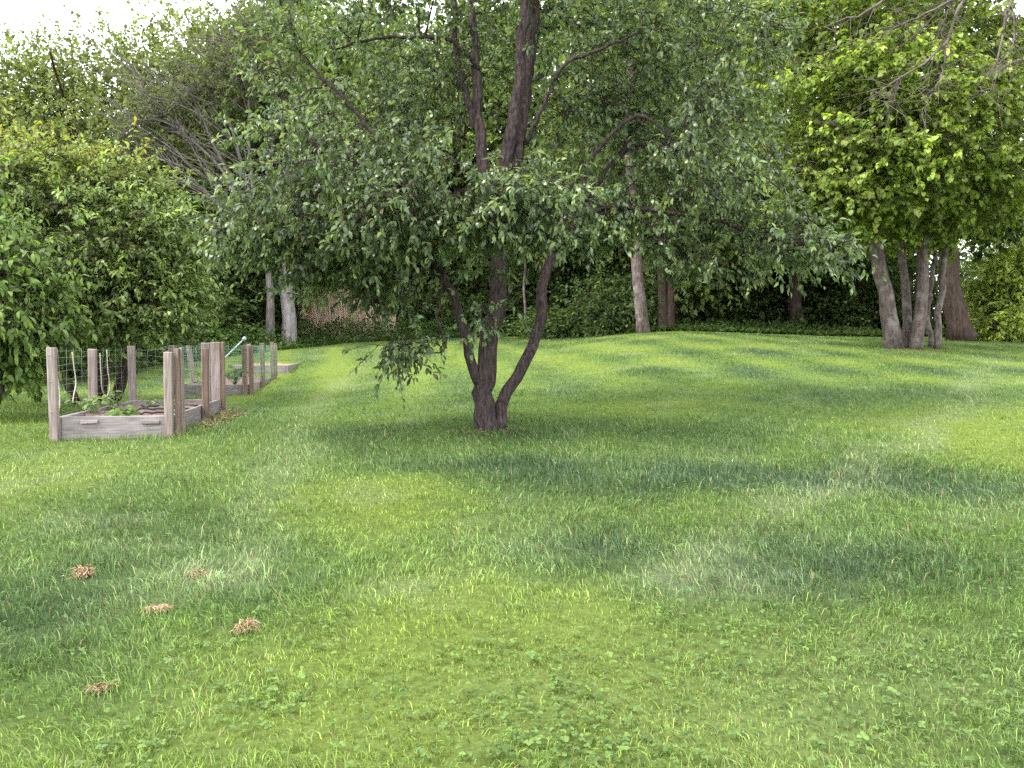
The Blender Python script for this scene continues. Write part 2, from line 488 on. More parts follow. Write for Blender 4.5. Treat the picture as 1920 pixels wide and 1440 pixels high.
# ------------------------------------------------------------------ lawn: patches of longer, bluer, drier grass; shade bands and mowing sheen painted in
PATCH = []      # world centre x, y, half-width x, half-depth y, tone (-1 long and blue-green, also painted shade .. +1 short and yellow), dry amount
def patch(px, py, rx, ry, tone, dry=0.0):
    c = on_ground(px, py); a = on_ground(px, py - ry); b = on_ground(px, py + ry)
    PATCH.append((c[0], c[1], rx / 1536 * c[1], max(0.12, abs(a[1] - b[1]) / 2), tone, dry))
for p in [(1330, 905, 430, 38, -1.0), (1700, 905, 260, 40, -0.7), (840, 880, 260, 26, -0.8), (1130, 1030, 170, 50, -0.9),
          (1620, 1050, 260, 55, -1.0), (1400, 1110, 180, 35, -0.7, .4), (330, 960, 260, 70, -0.7), (150, 1150, 260, 110, -0.9),
          (560, 1090, 170, 70, -0.5), (700, 820, 160, 22, -0.6), (1200, 800, 380, 26, -0.6), (1350, 720, 420, 14, -0.4),  # dark bands around the fruit tree, here and below, paint its soft shade
          (900, 760, 460, 24, -0.35), (980, 985, 90, 60, 0.2, .4), (1300, 1080, 60, 40, 0.1, .45), (1540, 940, 220, 22, 0.7, .3),
          (700, 930, 230, 60, 1.2), (560, 830, 120, 40, 0.3), (1850, 830, 150, 55, 1.2), (120, 880, 260, 60, 0.9, .2),
          (850, 1150, 330, 110, 0.9), (1100, 1330, 520, 140, 0.7, .2), (1650, 1300, 420, 130, 0.5, .3), (480, 1330, 330, 110, 0.4),
          (60, 1330, 200, 90, -0.4), (820, 690, 260, 20, 0.5), (600, 690, 120, 40, 0.55), (1250, 760, 300, 14, 0.8),
          (1100, 660, 330, 14, 0.35), (1700, 730, 200, 20, -0.3)]: patch(*p)
_tr = [on_ground(*q) for q in [(1860, 680), (1820, 740), (1740, 800), (1640, 870), (1530, 940), (1400, 1020), (1270, 1100)]]
_tr2 = [on_ground(*q) for q in [(730, 655), (640, 720), (560, 790), (560, 850), (500, 960), (440, 1080)]]

def track(x, y, pts, w):
    dmin = np.full(np.shape(x), 9e9)
    for a, b in zip(pts[:-1], pts[1:]):
        ax, ay, bx, by = a[0], a[1], b[0], b[1]
        t = np.clip(((x - ax) * (bx - ax) + (y - ay) * (by - ay)) / ((bx - ax) ** 2 + (by - ay) ** 2), 0, 1)
        dmin = np.minimum(dmin, np.hypot(x - ax - t * (bx - ax), y - ay - t * (by - ay)))
    return np.exp(-(dmin / w) ** 2)

def lawn_maps(x, y):
    x = np.asarray(x, float); y = np.asarray(y, float)
    wx = x + 0.5 * (fbm(x * 1.3, y * 1.3, 3, 3) - 0.5); wy = y + 0.7 * (fbm(x * 1.3, y * 1.3, 9, 3) - 0.5)
    wx = wx + 0.22 * (fbm(x * 6, y * 6, 13, 2) - 0.5); wy = wy + 0.30 * (fbm(x * 6, y * 6, 14, 2) - 0.5)
    tone = np.full_like(x, 0.12); dry = np.zeros_like(x)
    for cx, cy, hx, hy, t, d in PATCH:
        g = np.exp(-(((wx - cx) / hx) ** 2 + ((wy - cy) / hy) ** 2))
        tone += t * g; dry += d * g
    tone += 1.3 * (fbm(x * 0.55, y * 0.38, 21, 4) - 0.5) + 0.7 * (fbm(x * 2.3, y * 2.3, 22, 3) - 0.5)
    stripe = np.sin((x + 0.16 * y + 0.25 * np.sin(y * 0.3)) * 2 * math.pi / 1.5)
    tone += 0.50 * stripe * smooth(9, 14, y)  # mowing stripes: light and dark of leaning blades painted into the tone
    tone += 0.45 * np.sin(y * 2.3 + 0.5 * np.sin(x * 0.7)) * smooth(0.0, 3.0, x) * smooth(7, 9, y)  # shade bands across the right of the lawn, painted into the tone
    tr = np.maximum(track(wx, wy, _tr, 0.22), 0.8 * track(wx, wy, _tr2, 0.20))
    dry += 0.62 * tr * (0.5 + fbm(x * 3, y * 3, 31, 2)) + 0.5 * smooth(0.62, 0.8, fbm(x * 1.7, y * 1.7, 33, 3))
    return np.clip(tone, -1.3, 1.3), np.clip(dry, 0, 1)

BLUE = np.array([0.070, 0.124, 0.058]); MID = np.array([0.130, 0.212, 0.056]); YEL = np.array([0.205, 0.288, 0.058])
PALE = np.array([0.27, 0.34, 0.19])
def lawn_colour(tone, dry):
    t = (np.clip(tone, -1, 1) + 1) / 2
    c = np.where((t < 0.5)[:, None], BLUE + (MID - BLUE) * (t * 2)[:, None], MID + (YEL - MID) * (t * 2 - 1)[:, None])
    return 0.92 * (c + (PALE - c) * (0.55 * dry)[:, None])

# edge of the mown lawn, as distance by bearing
def lawn_edge(u):
    return np.interp(u, [-0.9, -0.42, -0.30, -0.2, 0.0, 0.05, 0.15, 0.25, 0.42, 0.55, 0.62, 0.9],
                        [18.0, 21.0, 24.0, 27.0, 28.5, 27.0, 23.5, 23.0, 23.5, 24.0, 24.0, 24])

# ground sheet
def axis(lo, hi, fine0, fine1, step, grow_):
    a = list(np.arange(fine0, fine1, step)); s = step
    while a[-1] < hi: s *= grow_; a.append(a[-1] + s)
    s = step
    while a[0] > lo: s *= grow_; a.insert(0, a[0] - s)
    return np.array(a)
gx = axis(-600, 600, -9, 12, 0.14, 1.16); gy = axis(-300, 900, 1.5, 26, 0.14, 1.16)
XX, YY = np.meshgrid(gx, gy)
x, y = XX.ravel(), YY.ravel()
tone, dry = lawn_maps(x, y)
colr = lawn_colour(tone, dry) * (0.44 + 0.22 * smooth(4.5, 12, y))[:, None] + np.array([[.010, .009, .005]])
u = x / np.maximum(y, 1.0)
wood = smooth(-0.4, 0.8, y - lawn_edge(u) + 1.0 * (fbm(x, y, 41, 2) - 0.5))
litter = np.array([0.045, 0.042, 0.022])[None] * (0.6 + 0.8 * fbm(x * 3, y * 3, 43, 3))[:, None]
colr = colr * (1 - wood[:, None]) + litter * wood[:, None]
nx, ny = len(gx), len(gy)
ii = (np.arange(ny - 1)[:, None] * nx + np.arange(nx - 1)[None, :])
quads = np.stack([ii, ii + 1, ii + nx + 1, ii + nx], -1).reshape(-1, 4)
m, n, l, p = new_mat('lawn_soil')
a_ = n.new('ShaderNodeAttribute'); a_.attribute_name = 'Col'
tc = n.new('ShaderNodeTexCoord'); nz = n.new('ShaderNodeTexNoise'); nz.inputs['Scale'].default_value = 28; nz.inputs['Detail'].default_value = 8
l.new(tc.outputs['Object'], nz.inputs['Vector'])
hs = n.new('ShaderNodeHueSaturation'); mr = n.new('ShaderNodeMapRange')
mr.inputs['To Min'].default_value = 0.45; mr.inputs['To Max'].default_value = 1.5
l.new(nz.outputs['Fac'], mr.inputs['Value']); l.new(mr.outputs[0], hs.inputs['Value'])
l.new(a_.outputs['Color'], hs.inputs['Color']); l.new(hs.outputs['Color'], p.inputs['Base Color'])
p.inputs['Roughness'].default_value = 0.95; p.inputs['Specular IOR Level'].default_value = 0.05
bp = n.new('ShaderNodeBump'); bp.inputs['Strength'].default_value = 0.6; bp.inputs['Distance'].default_value = 0.02
l.new(nz.outputs['Fac'], bp.inputs['Height']); l.new(bp.outputs[0], p.inputs['Normal'])
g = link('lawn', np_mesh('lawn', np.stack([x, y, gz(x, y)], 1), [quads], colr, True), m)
tag(g, 'gently rising mown lawn running up to the wood', kind='structure')

# ------------------------------------------------------------------ raised bed geometry shared with the grass (no grass inside)
def bed_frame(px, py, d, rz):
    o = at(px, py, d); return np.array([o[0], o[1], float(gz(o[0], o[1]))]), rz
BED1 = (*bed_frame(322, 813, 8.0, math.atan(0.155)), 1.05, 2.44)
BED2 = (*bed_frame(466, 741, 14.2, math.atan(0.155)), 1.22, 3.2)
BED3 = (*bed_frame(540, 706, 18.6, math.atan(0.14)), 1.22, 2.9)
def in_bed(x, y, bed, pad=0.03):
    o, rz, w, ln = bed
    dx, dy = x - o[0], y - o[1]
    lx = dx * math.cos(rz) + dy * math.sin(rz); ly = -dx * math.sin(rz) + dy * math.cos(rz)
    return (lx > -w - pad) & (lx < pad) & (ly > -pad) & (ly < ln + pad)

TREE_BASE = on_ground(915, 808)

# ------------------------------------------------------------------ grass
def make_grass(seed=1):
    rng = np.random.default_rng(seed)
    R0, D0 = 9400.0, 3.4
    dd = np.linspace(1.6, 30, 600)
    rho = R0 * np.minimum(1, (D0 / dd) ** 1.55)
    pdf = rho * 2 * 0.80 * dd; N = int(np.sum((pdf[1:] + pdf[:-1]) * np.diff(dd) / 2)); cdf = np.cumsum(pdf); cdf /= cdf[-1]
    d = np.interp(rng.random(N), cdf, dd)
    u = rng.uniform(-0.80, 0.80, N)
    x, y = u * d, d
    ok = (y < lawn_edge(u) + 0.5)
    for b in (BED1, BED2, BED3): ok &= ~in_bed(x, y, b)
    r = np.hypot(x - TREE_BASE[0], y - TREE_BASE[1])
    ok &= (r > 0.17)
    ok &= rng.random(N) < 0.45 + 0.4 * smooth(5, 11, d) + 0.75 * smooth(0.30, 0.62, fbm(x * 5.5, y * 5.5, 63, 3))
    x, y, d, r = x[ok], y[ok], d[ok], r[ok]; N = len(x)
    tone, dry = lawn_maps(x, y)
    c = lawn_colour(tone, dry)
    k = rng.random(N)
    c *= np.clip(1.02 * np.exp((0.42 - 0.22 * smooth(4, 12, d)) * rng.normal(0, 1, N)), 0.3, 2.4)[:, None]
    straw = k < (0.04 + 0.08 * dry)
    c[straw] = np.array([0.36, 0.33, 0.18]) * rng.uniform(0.6, 1.2, (straw.sum(), 1))
    fresh = k > 0.93
    c[fresh] = c[fresh] * np.array([1.35, 1.35, 0.9])
    h = 0.041 * (1 - 0.45 * np.clip(tone, -1, 1)) * np.clip(1 + 0.35 * rng.normal(0, 1, N), 0.35, 2.2)
    tuft = fbm(x * 7, y * 7, 61, 2); h *= 0.55 + 0.9 * tuft; k2 = 1 - 0.7 * smooth(4, 11, d); c *= (1.06 + k2 * (0.45 * (fbm(x * 9, y * 9, 62, 2) - 0.5) + 0.60 * (fbm(x * 26, y * 26, 64, 2) - 0.5)))[:, None]; h *= 1 - 0.25 * smooth(6, 14, d)
    h *= 1 + 0.5 * np.exp(-((r - 0.2) / 0.15) ** 2)
    for b in (BED1, BED2, BED3):
        near = in_bed(x, y, b, 0.16); h[near] *= 1.5
    tall = rng.random(N) < 0.012
    h[tall] *= 1.9
    w = 0.0031 * np.maximum(1, d / D0) ** 0.62 * rng.uniform(0.6, 1.4, N)
    az = rng.uniform(0, 2 * math.pi, N)
    flow = 2 * math.pi * fbm(x * 0.9, y * 0.9, 51, 2)
    lean = np.stack([np.cos(az) + 0.5 * np.cos(flow), np.sin(az) + 0.5 * np.sin(flow)], 1) * (0.35 + 0.75 * rng.random(N))[:, None]
    fa = rng.uniform(0, 2 * math.pi, N)
    S = np.stack([np.cos(fa), np.sin(fa), np.zeros(N)], 1) * w[:, None]
    P = np.stack([x, y, gz(x, y) - 0.004], 1)
    V = np.zeros((N, 5, 3))
    V[:, 0] = P - S * 0.5; V[:, 1] = P + S * 0.5
    mid = P + np.concatenate([lean * 0.32, np.full((N, 1), 0.62)], 1) * h[:, None]
    V[:, 2] = mid + S * 0.42; V[:, 3] = mid - S * 0.42
    V[:, 4] = P + np.concatenate([lean * 1.0, np.full((N, 1), 0.92) - 0.25 * rng.random((N, 1))], 1) * h[:, None]
    b = (np.arange(N) * 5)[:, None]
    me = np_mesh('grass', V.reshape(-1, 3), [b + np.array([[0, 1, 2, 3]]), b + np.array([[3, 2, 4]])], np.repeat(c, 5, 0))
    o = link('grass', me, M_GRASS)
    tag(o, 'uneven green lawn grass, longer and bluer in patches, with painted shade bands', kind='stuff')
make_grass()

# clover and broad-leaved weeds growing through the lawn
def make_clover(seed=2):
    rng = np.random.default_rng(seed)
    spots = [(1030, 1370, .30, 260), (1100, 1290, .35, 140), (490, 1325, .22, 150), (600, 1175, .25, 90), (1180, 1420, .3, 160),
             (1460, 1220, .45, 160), (1640, 1250, .5, 160), (1310, 1190, .4, 120), (760, 1330, .35, 120), (1650, 1390, .3, 130),
             (1850, 1300, .35, 120), (330, 1250, .3, 90), (930, 1240, .4, 140), (700, 1050, .5, 60), (1560, 970, .7, 120), (300, 905, .7, 50),
             (250, 1410, .25, 80), (1380, 1330, .4, 120)]
    X, Y = [], []
    for px, py, s, m in spots:
        c = on_ground(px, py)
        X.append(c[0] + rng.normal(0, s * 0.55, m)); Y.append(c[1] + rng.normal(0, s * 0.55, m))
    m = 3200
    dd = np.sqrt(rng.uniform(2.0 ** 2, 7.5 ** 2, m)); X.append(rng.uniform(-0.75, 0.75, m) * dd); Y.append(dd)
    X = np.concatenate(X); Y = np.concatenate(Y); m = len(X)
    Z = gz(X, Y) + rng.uniform(0.014, 0.042, m)
    stem = np.stack([X, Y, Z], 1)
    a0 = rng.uniform(0, 6.28, m)
    P = np.repeat(stem, 3, 0)
    a = np.repeat(a0, 3) + np.tile([0, 2.094, 4.189], m)
    D = np.stack([np.cos(a), np.sin(a), rng.normal(0.15, 0.2, 3 * m)], 1)
    L = np.repeat(rng.uniform(0.007, 0.0165, m) * np.where(rng.random(m) < .12, 1.5, 1), 3)
    base = np.where(rng.random((m, 1)) < 0.5, np.array([[0.115, 0.195, 0.055]]), np.array([[0.155, 0.245, 0.06]]))
    col = np.repeat(base * rng.uniform(0.65, 1.35, (m, 1)), 3, 0)
    V, polys, C = leaves(P, D, L, L * 1.0, rng, col, 0.05, True, 0.35)
    o = link('clover', np_mesh('clover', V, polys, C), M_SOFT)
    tag(o, 'low clover leaves spreading through the lawn', kind='stuff')
make_clover()

# ------------------------------------------------------------------ the fruit tree in the middle
TD = TREE_BASE[1]
def T(px, py, dd=0.0): return at(px, py, TD + dd)
low = TREE_BASE + np.array([0, 0, -0.08])
stems = [
    ([low, T(908, 740), T(912, 690), T(925, 620), T(935, 500, .05), T(938, 380, .1), T(950, 290, .1)], 0.115, 0.066),
    ([T(900, 722, -.02), T(884, 680, -.05), T(866, 610, -.1), T(848, 550, -.15), T(818, 490, -.2), T(770, 420, -.2), T(700, 340, -.3), T(640, 280, -.4)], 0.052, 0.024),
    ([low + np.array([.10, .03, 0]), T(945, 752, .05), T(985, 680, .1), T(1008, 632, .15), T(1016, 570, .2), T(1025, 500, .3), T(1075, 400, .5), T(1150, 310, .8), T(1210, 220, 1.0)], 0.070, 0.034),
    ([T(938, 420, .08), T(945, 330, .05), T(965, 200, .0), T(978, 90, 0), T(985, 0, 0), T(995, -110, 0), T(1010, -260, .1)], 0.075, 0.03),
    ([T(945, 360, .1), T(968, 290, .15), T(985, 180, .2), T(1000, 60, .25), T(1012, -60, .3), T(1030, -200, .4)], 0.065, 0.03),
    ([T(930, 380, .1), T(906, 310, .1), T(897, 200, .15), T(890, 90, .2), T(880, -20, .2), T(860, -160, .2)], 0.065, 0.025),
    ([T(855, -40, .4), T(852, 40, .4), T(860, 130, .3), T(893, 240, .15)][::-1], 0.04, 0.022),
    ([T(900, 130, .15), T(840, 75, .0), T(770, 70, -.1), T(700, 72, -.2), T(640, 90, -.3)], 0.026, 0.012),
    ([T(985, 270, .1), T(1020, 200, -.1), T(1060, 120, -.2), T(1130, 90, -.3), T(1200, 60, -.3)], 0.026, 0.012),
    ([T(1040, 470, .3), T(1100, 400, .3), T(1190, 390, .3), T(1260, 400, .2), T(1360, 420, .2), T(1450, 450, .1), T(1540, 470, .0)], 0.034, 0.010),
    ([T(1075, 390, .5), T(1130, 270, .2), T(1200, 215, .1), T(1260, 260, .1), T(1330, 330, 0)], 0.024, 0.009),
    ([T(820, 490, -.2), T(740, 460, -.3), T(640, 450, -.4), T(540, 470, -.5)], 0.035, 0.012),
    ([T(800, 460, -.2), T(700, 250, -.2), T(620, 160, -.1), T(560, 100, 0)], 0.035, 0.012),
    ([T(832, 500, -.35), T(823, 600, -.4), T(834, 655, -.4), T(790, 662, -.4), T(735, 655, -.4)], 0.012, 0.005),
]
def B(px, py, dd, rx, ry, rz, w): return (T(px, py, dd), np.array([rx, ry, rz]), w)
blobs = [
    B(590, 370, -.5, .95, 1.1, .55, 8), B(490, 420, -.6, .45, .6, .33, 2.5), B(690, 430, -.6, .70, .8, .45, 6), B(610, 485, -.5, .55, .5, .17, 1.8),
    B(620, 230, -.2, .72, 1.1, .60, 4.5), B(580, 70, .0, .6, 1.0, .5, 3.5), B(770, 330, -.8, .60, .6, .6, 5),
    B(735, 520, -.1, .28, .4, .22, 1.6), B(990, 385, -.9, .72, .35, .32, 7.5), B(905, 550, -.45, .12, .12, .20, 1.0), B(890, 420, -.6, .45, .4, .22, 1.6),
    B(760, 40, .2, .9, 1.2, .50, 5), B(1000, 0, .5, 1.2, 1.2, .55, 6), B(1230, 60, .3, 1.0, 1.2, .65, 7), B(1080, 220, .9, .8, .9, .6, 4), B(780, 200, .6, .6, .8, .5, 3),
    B(1250, 250, .4, .95, 1.3, .72, 8), B(1350, 350, .3, .9, 1.2, .50, 7), B(1150, 390, .6, .60, .7, .34, 3.5),
    B(1480, 448, .2, .66, .7, .16, 4.5), B(1250, 445, .4, .50, .6, .22, 2.0), B(1390, 140, .2, .7, .9, .7, 3),
    B(1330, 490, .3, .35, .4, .14, .8), B(950, 150, 1.2, 1.4, .7, 1.0, 4),
    B(780, 648, -.4, .30, .10, .03, 1.1), B(945, 630, .0, .05, .08, .12, .35), B(1065, 460, .5, .25, .4, .20, 1.0),
    B(700, -200, .2, 1.4, 1.6, .9, 6), B(1050, -260, .3, 1.6, 1.6, .9, 7), B(1300, -150, .3, 1.1, 1.4, .8, 4)]
APPLE_PAL = [((0.105, 0.158, 0.070), 5), ((0.148, 0.205, 0.090), 4), ((0.070, 0.110, 0.056), 3), ((0.20, 0.255, 0.09), 2.5), ((0.24, 0.27, 0.10), .5)]
def apple_keep(c): return c[:, 1] > 5.4
tree('fruit_tree', 'three-stemmed fruit tree with dark bark and drooping oval leaves, in the middle of the lawn', 'tree', TREE_BASE, M_BARK, M_LEAF,
     seed=11, stems=stems, blobs=blobs, n_clumps=800, twigs=6, leaf_n=14, leaf_len=0.073, leaf_ratio=0.46, pal=APPLE_PAL,
     twig_len=0.32, spread=0.11, droop=0.22, sides=14, stem_n=26, limb_r=0.024, clump_var=0.26, keep=apple_keep, rough=0.16, twig_r=0.0035)

# ------------------------------------------------------------------ shrubs at the left
def G(px, py): return on_ground(px, py)
def at_b(px, py, d, r, w): return (at(px, py, d), np.array(r, float), w)
SHRUB_PAL = [((0.160, 0.230, 0.078), 5), ((0.220, 0.295, 0.098), 4), ((0.105, 0.160, 0.062), 2.2), ((0.30, 0.37, 0.12), 2)]
b0 = np.array([-6.3, 12.4, float(gz(-6.3, 12.4))])
def fan(b, n, h, r, rng, r0=0.05):
    out = []
    for k in range(n):
        a = 2 * math.pi * k / n + rng.random()
        q = b + np.array([math.cos(a), math.sin(a), 0]) * 0.25
        e = b + np.array([math.cos(a) * r, math.sin(a) * r, h * (0.7 + 0.3 * rng.random())])
        out.append(([q - [0, 0, .05], q * 0.6 + e * 0.4 + [0, 0, 0.25 * h * 0.3], e], r0, r0 * 0.35))
    return out
rg = np.random.default_rng(77)
tree('shrub', 'big rounded bright green shrub behind the nearest raised bed', 'shrub', b0, M_BROWNBARK, M_SOFT,
     seed=21, stems=fan(b0, 7, 2.6, 1.4, rg), blobs=[at_b(180, 440, 12.2, (1.4, 1.4, 1.0), 8), at_b(100, 350, 12.3, (1.0, 1.2, .55), 4), at_b(220, 345, 12.2, (.45, .6, .4), 1.2), at_b(20, 310, 12.2, (.4, .6, .5), 1),
     at_b(255, 490, 11.8, (.75, 1.0, .85), 6), at_b(160, 570, 11.6, (1.3, 1.0, .6), 6), at_b(300, 560, 12.0, (.38, .7, .42), 2.5), at_b(-40, 430, 12.3, (1.4, 1.3, 1.1), 5)],
     n_clumps=540, twigs=9, leaf_n=12, leaf_len=0.088, leaf_ratio=0.46, pal=SHRUB_PAL, twig_len=0.40, spread=0.13, droop=0.12, flat=0.4, roll=0.6,
     out=0.8, tip=((0.30, 0.30, 0.07), 3.6, 0.55), limb_r=0.02, clump_var=0.25, shell=3.0)
b1 = np.array([-6.4, 9.6, float(gz(-6.4, 9.6))])
tree('shrub', 'yellow-green shrub cut by the left picture edge, left of the nearest raised bed', 'shrub', b1, M_BROWNBARK, M_SOFT,
     seed=22, stems=fan(b1, 5, 1.9, .9, rg, .035), blobs=[at_b(-10, 540, 9.6, (.55, .8, .8), 6), at_b(40, 590, 9.9, (.45, .6, .5), 3), at_b(-120, 420, 9.8, (.8, .9, .9), 5),
     at_b(30, 660, 9.9, (.35, .5, .18), 1.2)],
     n_clumps=230, twigs=7, leaf_n=9, leaf_len=0.105, leaf_ratio=0.46, pal=[((0.165, 0.250, 0.070), 4), ((0.225, 0.315, 0.085), 3), ((0.105, 0.170, 0.055), 2)],
     twig_len=0.32, spread=0.14, droop=0.25, out=0.7, limb_r=0.02, clump_var=0.2, shell=3.0)

# ------------------------------------------------------------------ maples at the right
MAPLE_PAL = [((0.195, 0.275, 0.052), 5), ((0.26, 0.33, 0.062), 4), ((0.115, 0.175, 0.040), 2.2), ((0.32, 0.37, 0.08), 1.8)]
mb = G(1700, 654); md = mb[1]
def MP(px, py, dd=0.0): return at(px, py, md + dd)
mst = [([MP(1676, 660), MP(1672, 620), MP(1662, 560), MP(1648, 490), MP(1640, 430), MP(1650, 340), MP(1640, 200), MP(1620, 20)], .16, .085),
       ([MP(1692, 658, .25), MP(1700, 610, .25), MP(1697, 540, .3), MP(1690, 470, .3), MP(1690, 380, .3), MP(1700, 240, .3)], .10, .055),
       ([MP(1716, 660, -.1), MP(1722, 610, -.1), MP(1730, 550, -.1), MP(1734, 470, -.1), MP(1735, 380, 0), MP(1750, 240, .1), MP(1770, 60, .2)], .128, .07),
       ([MP(1757, 660, .1), MP(1758, 610, .1), MP(1764, 550, .2), MP(1772, 470, .2), MP(1790, 380, .3), MP(1830, 260, .4)], .082, .045),
       ([MP(1745, 654, .5), MP(1740, 605, .5), MP(1745, 540, .6), MP(1760, 430, .8)], .06, .04)]
mbl = [(MP(px, py, dd), np.array(r, float), w) for px, py, dd, r, w in [
    (1640, 330, -1.2, (1.5, 1.2, .9), 8), (1560, 200, -1.0, (1.4, 1.4, 1.2), 9), (1540, 330, -.9, (.9, .9, .5), 3), (1720, 180, -1.4, (1.6, 1.2, 1.3), 9), (1850, 300, -.8, (1.1, 1.4, 1.1), 7),
    (1880, 120, -.6, (1.3, 1.6, 1.2), 6), (1650, 40, -.4, (2.0, 1.8, 1.1), 8), (1480, 90, .4, (1.3, 1.6, 1.0), 5), (1700, 415, .5, (1.4, 1.0, .45), 3.5),
    (1850, 390, .4, (.9, 1.1, .4), 1.5), (1540, 380, -.3, (.9, .9, .5), 3), (1700, -150, 0, (3.0, 2.4, 1.2), 10), (1470, 270, .8, (.8, .9, .7), 3)]]
tree('maple_tree', 'maple with a cluster of grey trunks and light yellow-green leaves at the right', 'tree', mb, M_GREYBARK, M_SOFT,
     seed=31, stems=mst, blobs=mbl, n_clumps=760, twigs=8, leaf_n=12, leaf_len=0.108, leaf_ratio=0.82, pal=MAPLE_PAL,
     twig_len=0.45, spread=0.24, droop=0.16, sides=12, stem_n=18, limb_r=0.025, clump_var=0.24, flat=0.35, roll=0.6, out=0.7, rough=0.14)
fb = np.array([*at(1795, 632, 21.5)[:2], 0]); fb[2] = gz(fb[0], fb[1])
def FP(px, py, dd=0.0): return at(px, py, 21.5 + dd)
tree('broad_tree', 'dark trunk flaring at its foot, behind the cluster of grey maple trunks', 'tree', fb, M_BROWNBARK, M_FAR,
     seed=32, stems=[([FP(1800, 640), FP(1797, 610), FP(1785, 570), FP(1778, 500), FP(1776, 400), FP(1790, 200)], .27, .15),
                     ([FP(1822, 636, -.1), FP(1808, 606, -.05), FP(1790, 560), FP(1782, 520)], .16, .10)],
     blobs=[(FP(px, py, dd), np.array(r, float), w) for px, py, dd, r, w in [(1800, 300, .5, (2.4, 2.0, 1.6), 6), (1650, 250, 1, (2.2, 1.6, 2), 5), (1780, 60, 1, (3, 2, 1.6), 5), (1870, 380, 1.2, (1.2, 1, .6), 2)]],
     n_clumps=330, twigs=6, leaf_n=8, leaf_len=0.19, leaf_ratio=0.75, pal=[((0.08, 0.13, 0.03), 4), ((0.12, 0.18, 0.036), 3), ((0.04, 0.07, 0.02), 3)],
     twig_len=0.6, spread=0.35, droop=0.2, detail=False, limb_r=0.02)
yb = np.array([*at(1900, 640, 22.5)[:2], 0]); yb[2] = gz(yb[0], yb[1])
tree('shrub', 'bright yellow-green shrub at the right picture edge, behind the flared trunk', 'shrub', yb, M_BROWNBARK, M_SOFT,
     seed=33, stems=fan(yb, 6, 1.9, 1.1, rg, .04), blobs=[at_b(1893, 550, 22.5, (.80, 1.0, .95), 7), at_b(1975, 520, 22.5, (1.2, 1.2, 1.2), 6), at_b(1880, 610, 22, (.7, .8, .3), 2)],
     n_clumps=300, twigs=7, leaf_n=10, leaf_len=0.125, leaf_ratio=0.5, pal=[((0.30, 0.39, 0.07), 4), ((0.36, 0.44, 0.09), 3), ((0.21, 0.30, 0.06), 2)],
     twig_len=0.4, spread=0.2, droop=0.2, out=0.7, limb_r=0.02)

# ------------------------------------------------------------------ bare limbs hanging in from the top right
nb = np.array([8.6, 9.4, float(gz(8.6, 9.4))])
def NP(px, py, d=8.6): return at(px, py, d)
bare = [([nb - [0, 0, .1], nb + [0.05, 0, 2.0], nb + [-.05, -.1, 4.0], nb + [-.2, -.2, 6.5]], .20, .10),
        ([nb + [-.1, -.1, 4.6], NP(2050, -130), NP(1900, -90), NP(1800, 10), NP(1760, 100), NP(1690, 140), NP(1630, 187)], .05, .006),
        ([nb + [-.1, -.1, 4.3], NP(2040, -80, 8.8), NP(1906, -10, 8.7), NP(1880, 55), NP(1870, 110), NP(1835, 162)], .04, .006),
        ([nb + [-.08, -.1, 3.5], NP(2050, 70, 9), NP(1930, 108, 8.8), NP(1890, 122), NP(1858, 145)], .03, .006),
        ([NP(1900, -90), NP(1780, -50), NP(1680, -15), NP(1600, 33), NP(1545, 50)], .03, .005),
        ([NP(1850, -40), NP(1780, 5), NP(1700, 42), NP(1640, 60)], .02, .004),
        ([NP(1775, 85), NP(1770, 130), NP(1740, 190), NP(1728, 212)], .012, .004),
        ([NP(1878, 60), NP(1890, 20, 8.5), NP(1895, 100, 8.5), NP(1880, 130)], .01, .004),
        ([NP(1690, 140), NP(1680, 170), NP(1676, 200)], .006, .003),
        ([NP(1790, 30), NP(1785, 10), NP(1770, 50), NP(1765, 80)], .008, .003)]
r_ = np.random.default_rng(5)
tb = Tubes()
for pts, a, b in bare: tb.add(spline(pts, 18) + np.vstack([np.zeros((1, 3)), r_.normal(0, .012, (17, 3))]), np.linspace(a, b, 18), 8, 0.1, r_)
A_, B_ = [], []
for pts, a, b in bare[1:]:
    q = spline(pts, 30)
    for k in range(9, 30, 2):
        for _ in range(1 + k % 2):
            e = q[k] + r_.normal(0, .16, 3) + np.array([-.06, 0, -.10]); A_.append(q[k]); B_.append(e)
            A_.append(q[k] * .4 + e * .6); B_.append(e + r_.normal(0, .10, 3))
tb.sticks(A_, B_, .0035, .002)
root = empty('bare_tree', tuple(nb)); tag(root, 'leafless branches reaching in from the top right corner', 'tree')
t = tb.mesh('bare_tree_trunk'); t.transform(__import__('mathutils').Matrix.Translation(-Vector(nb))); link('trunk', t, M_TWIG, root)

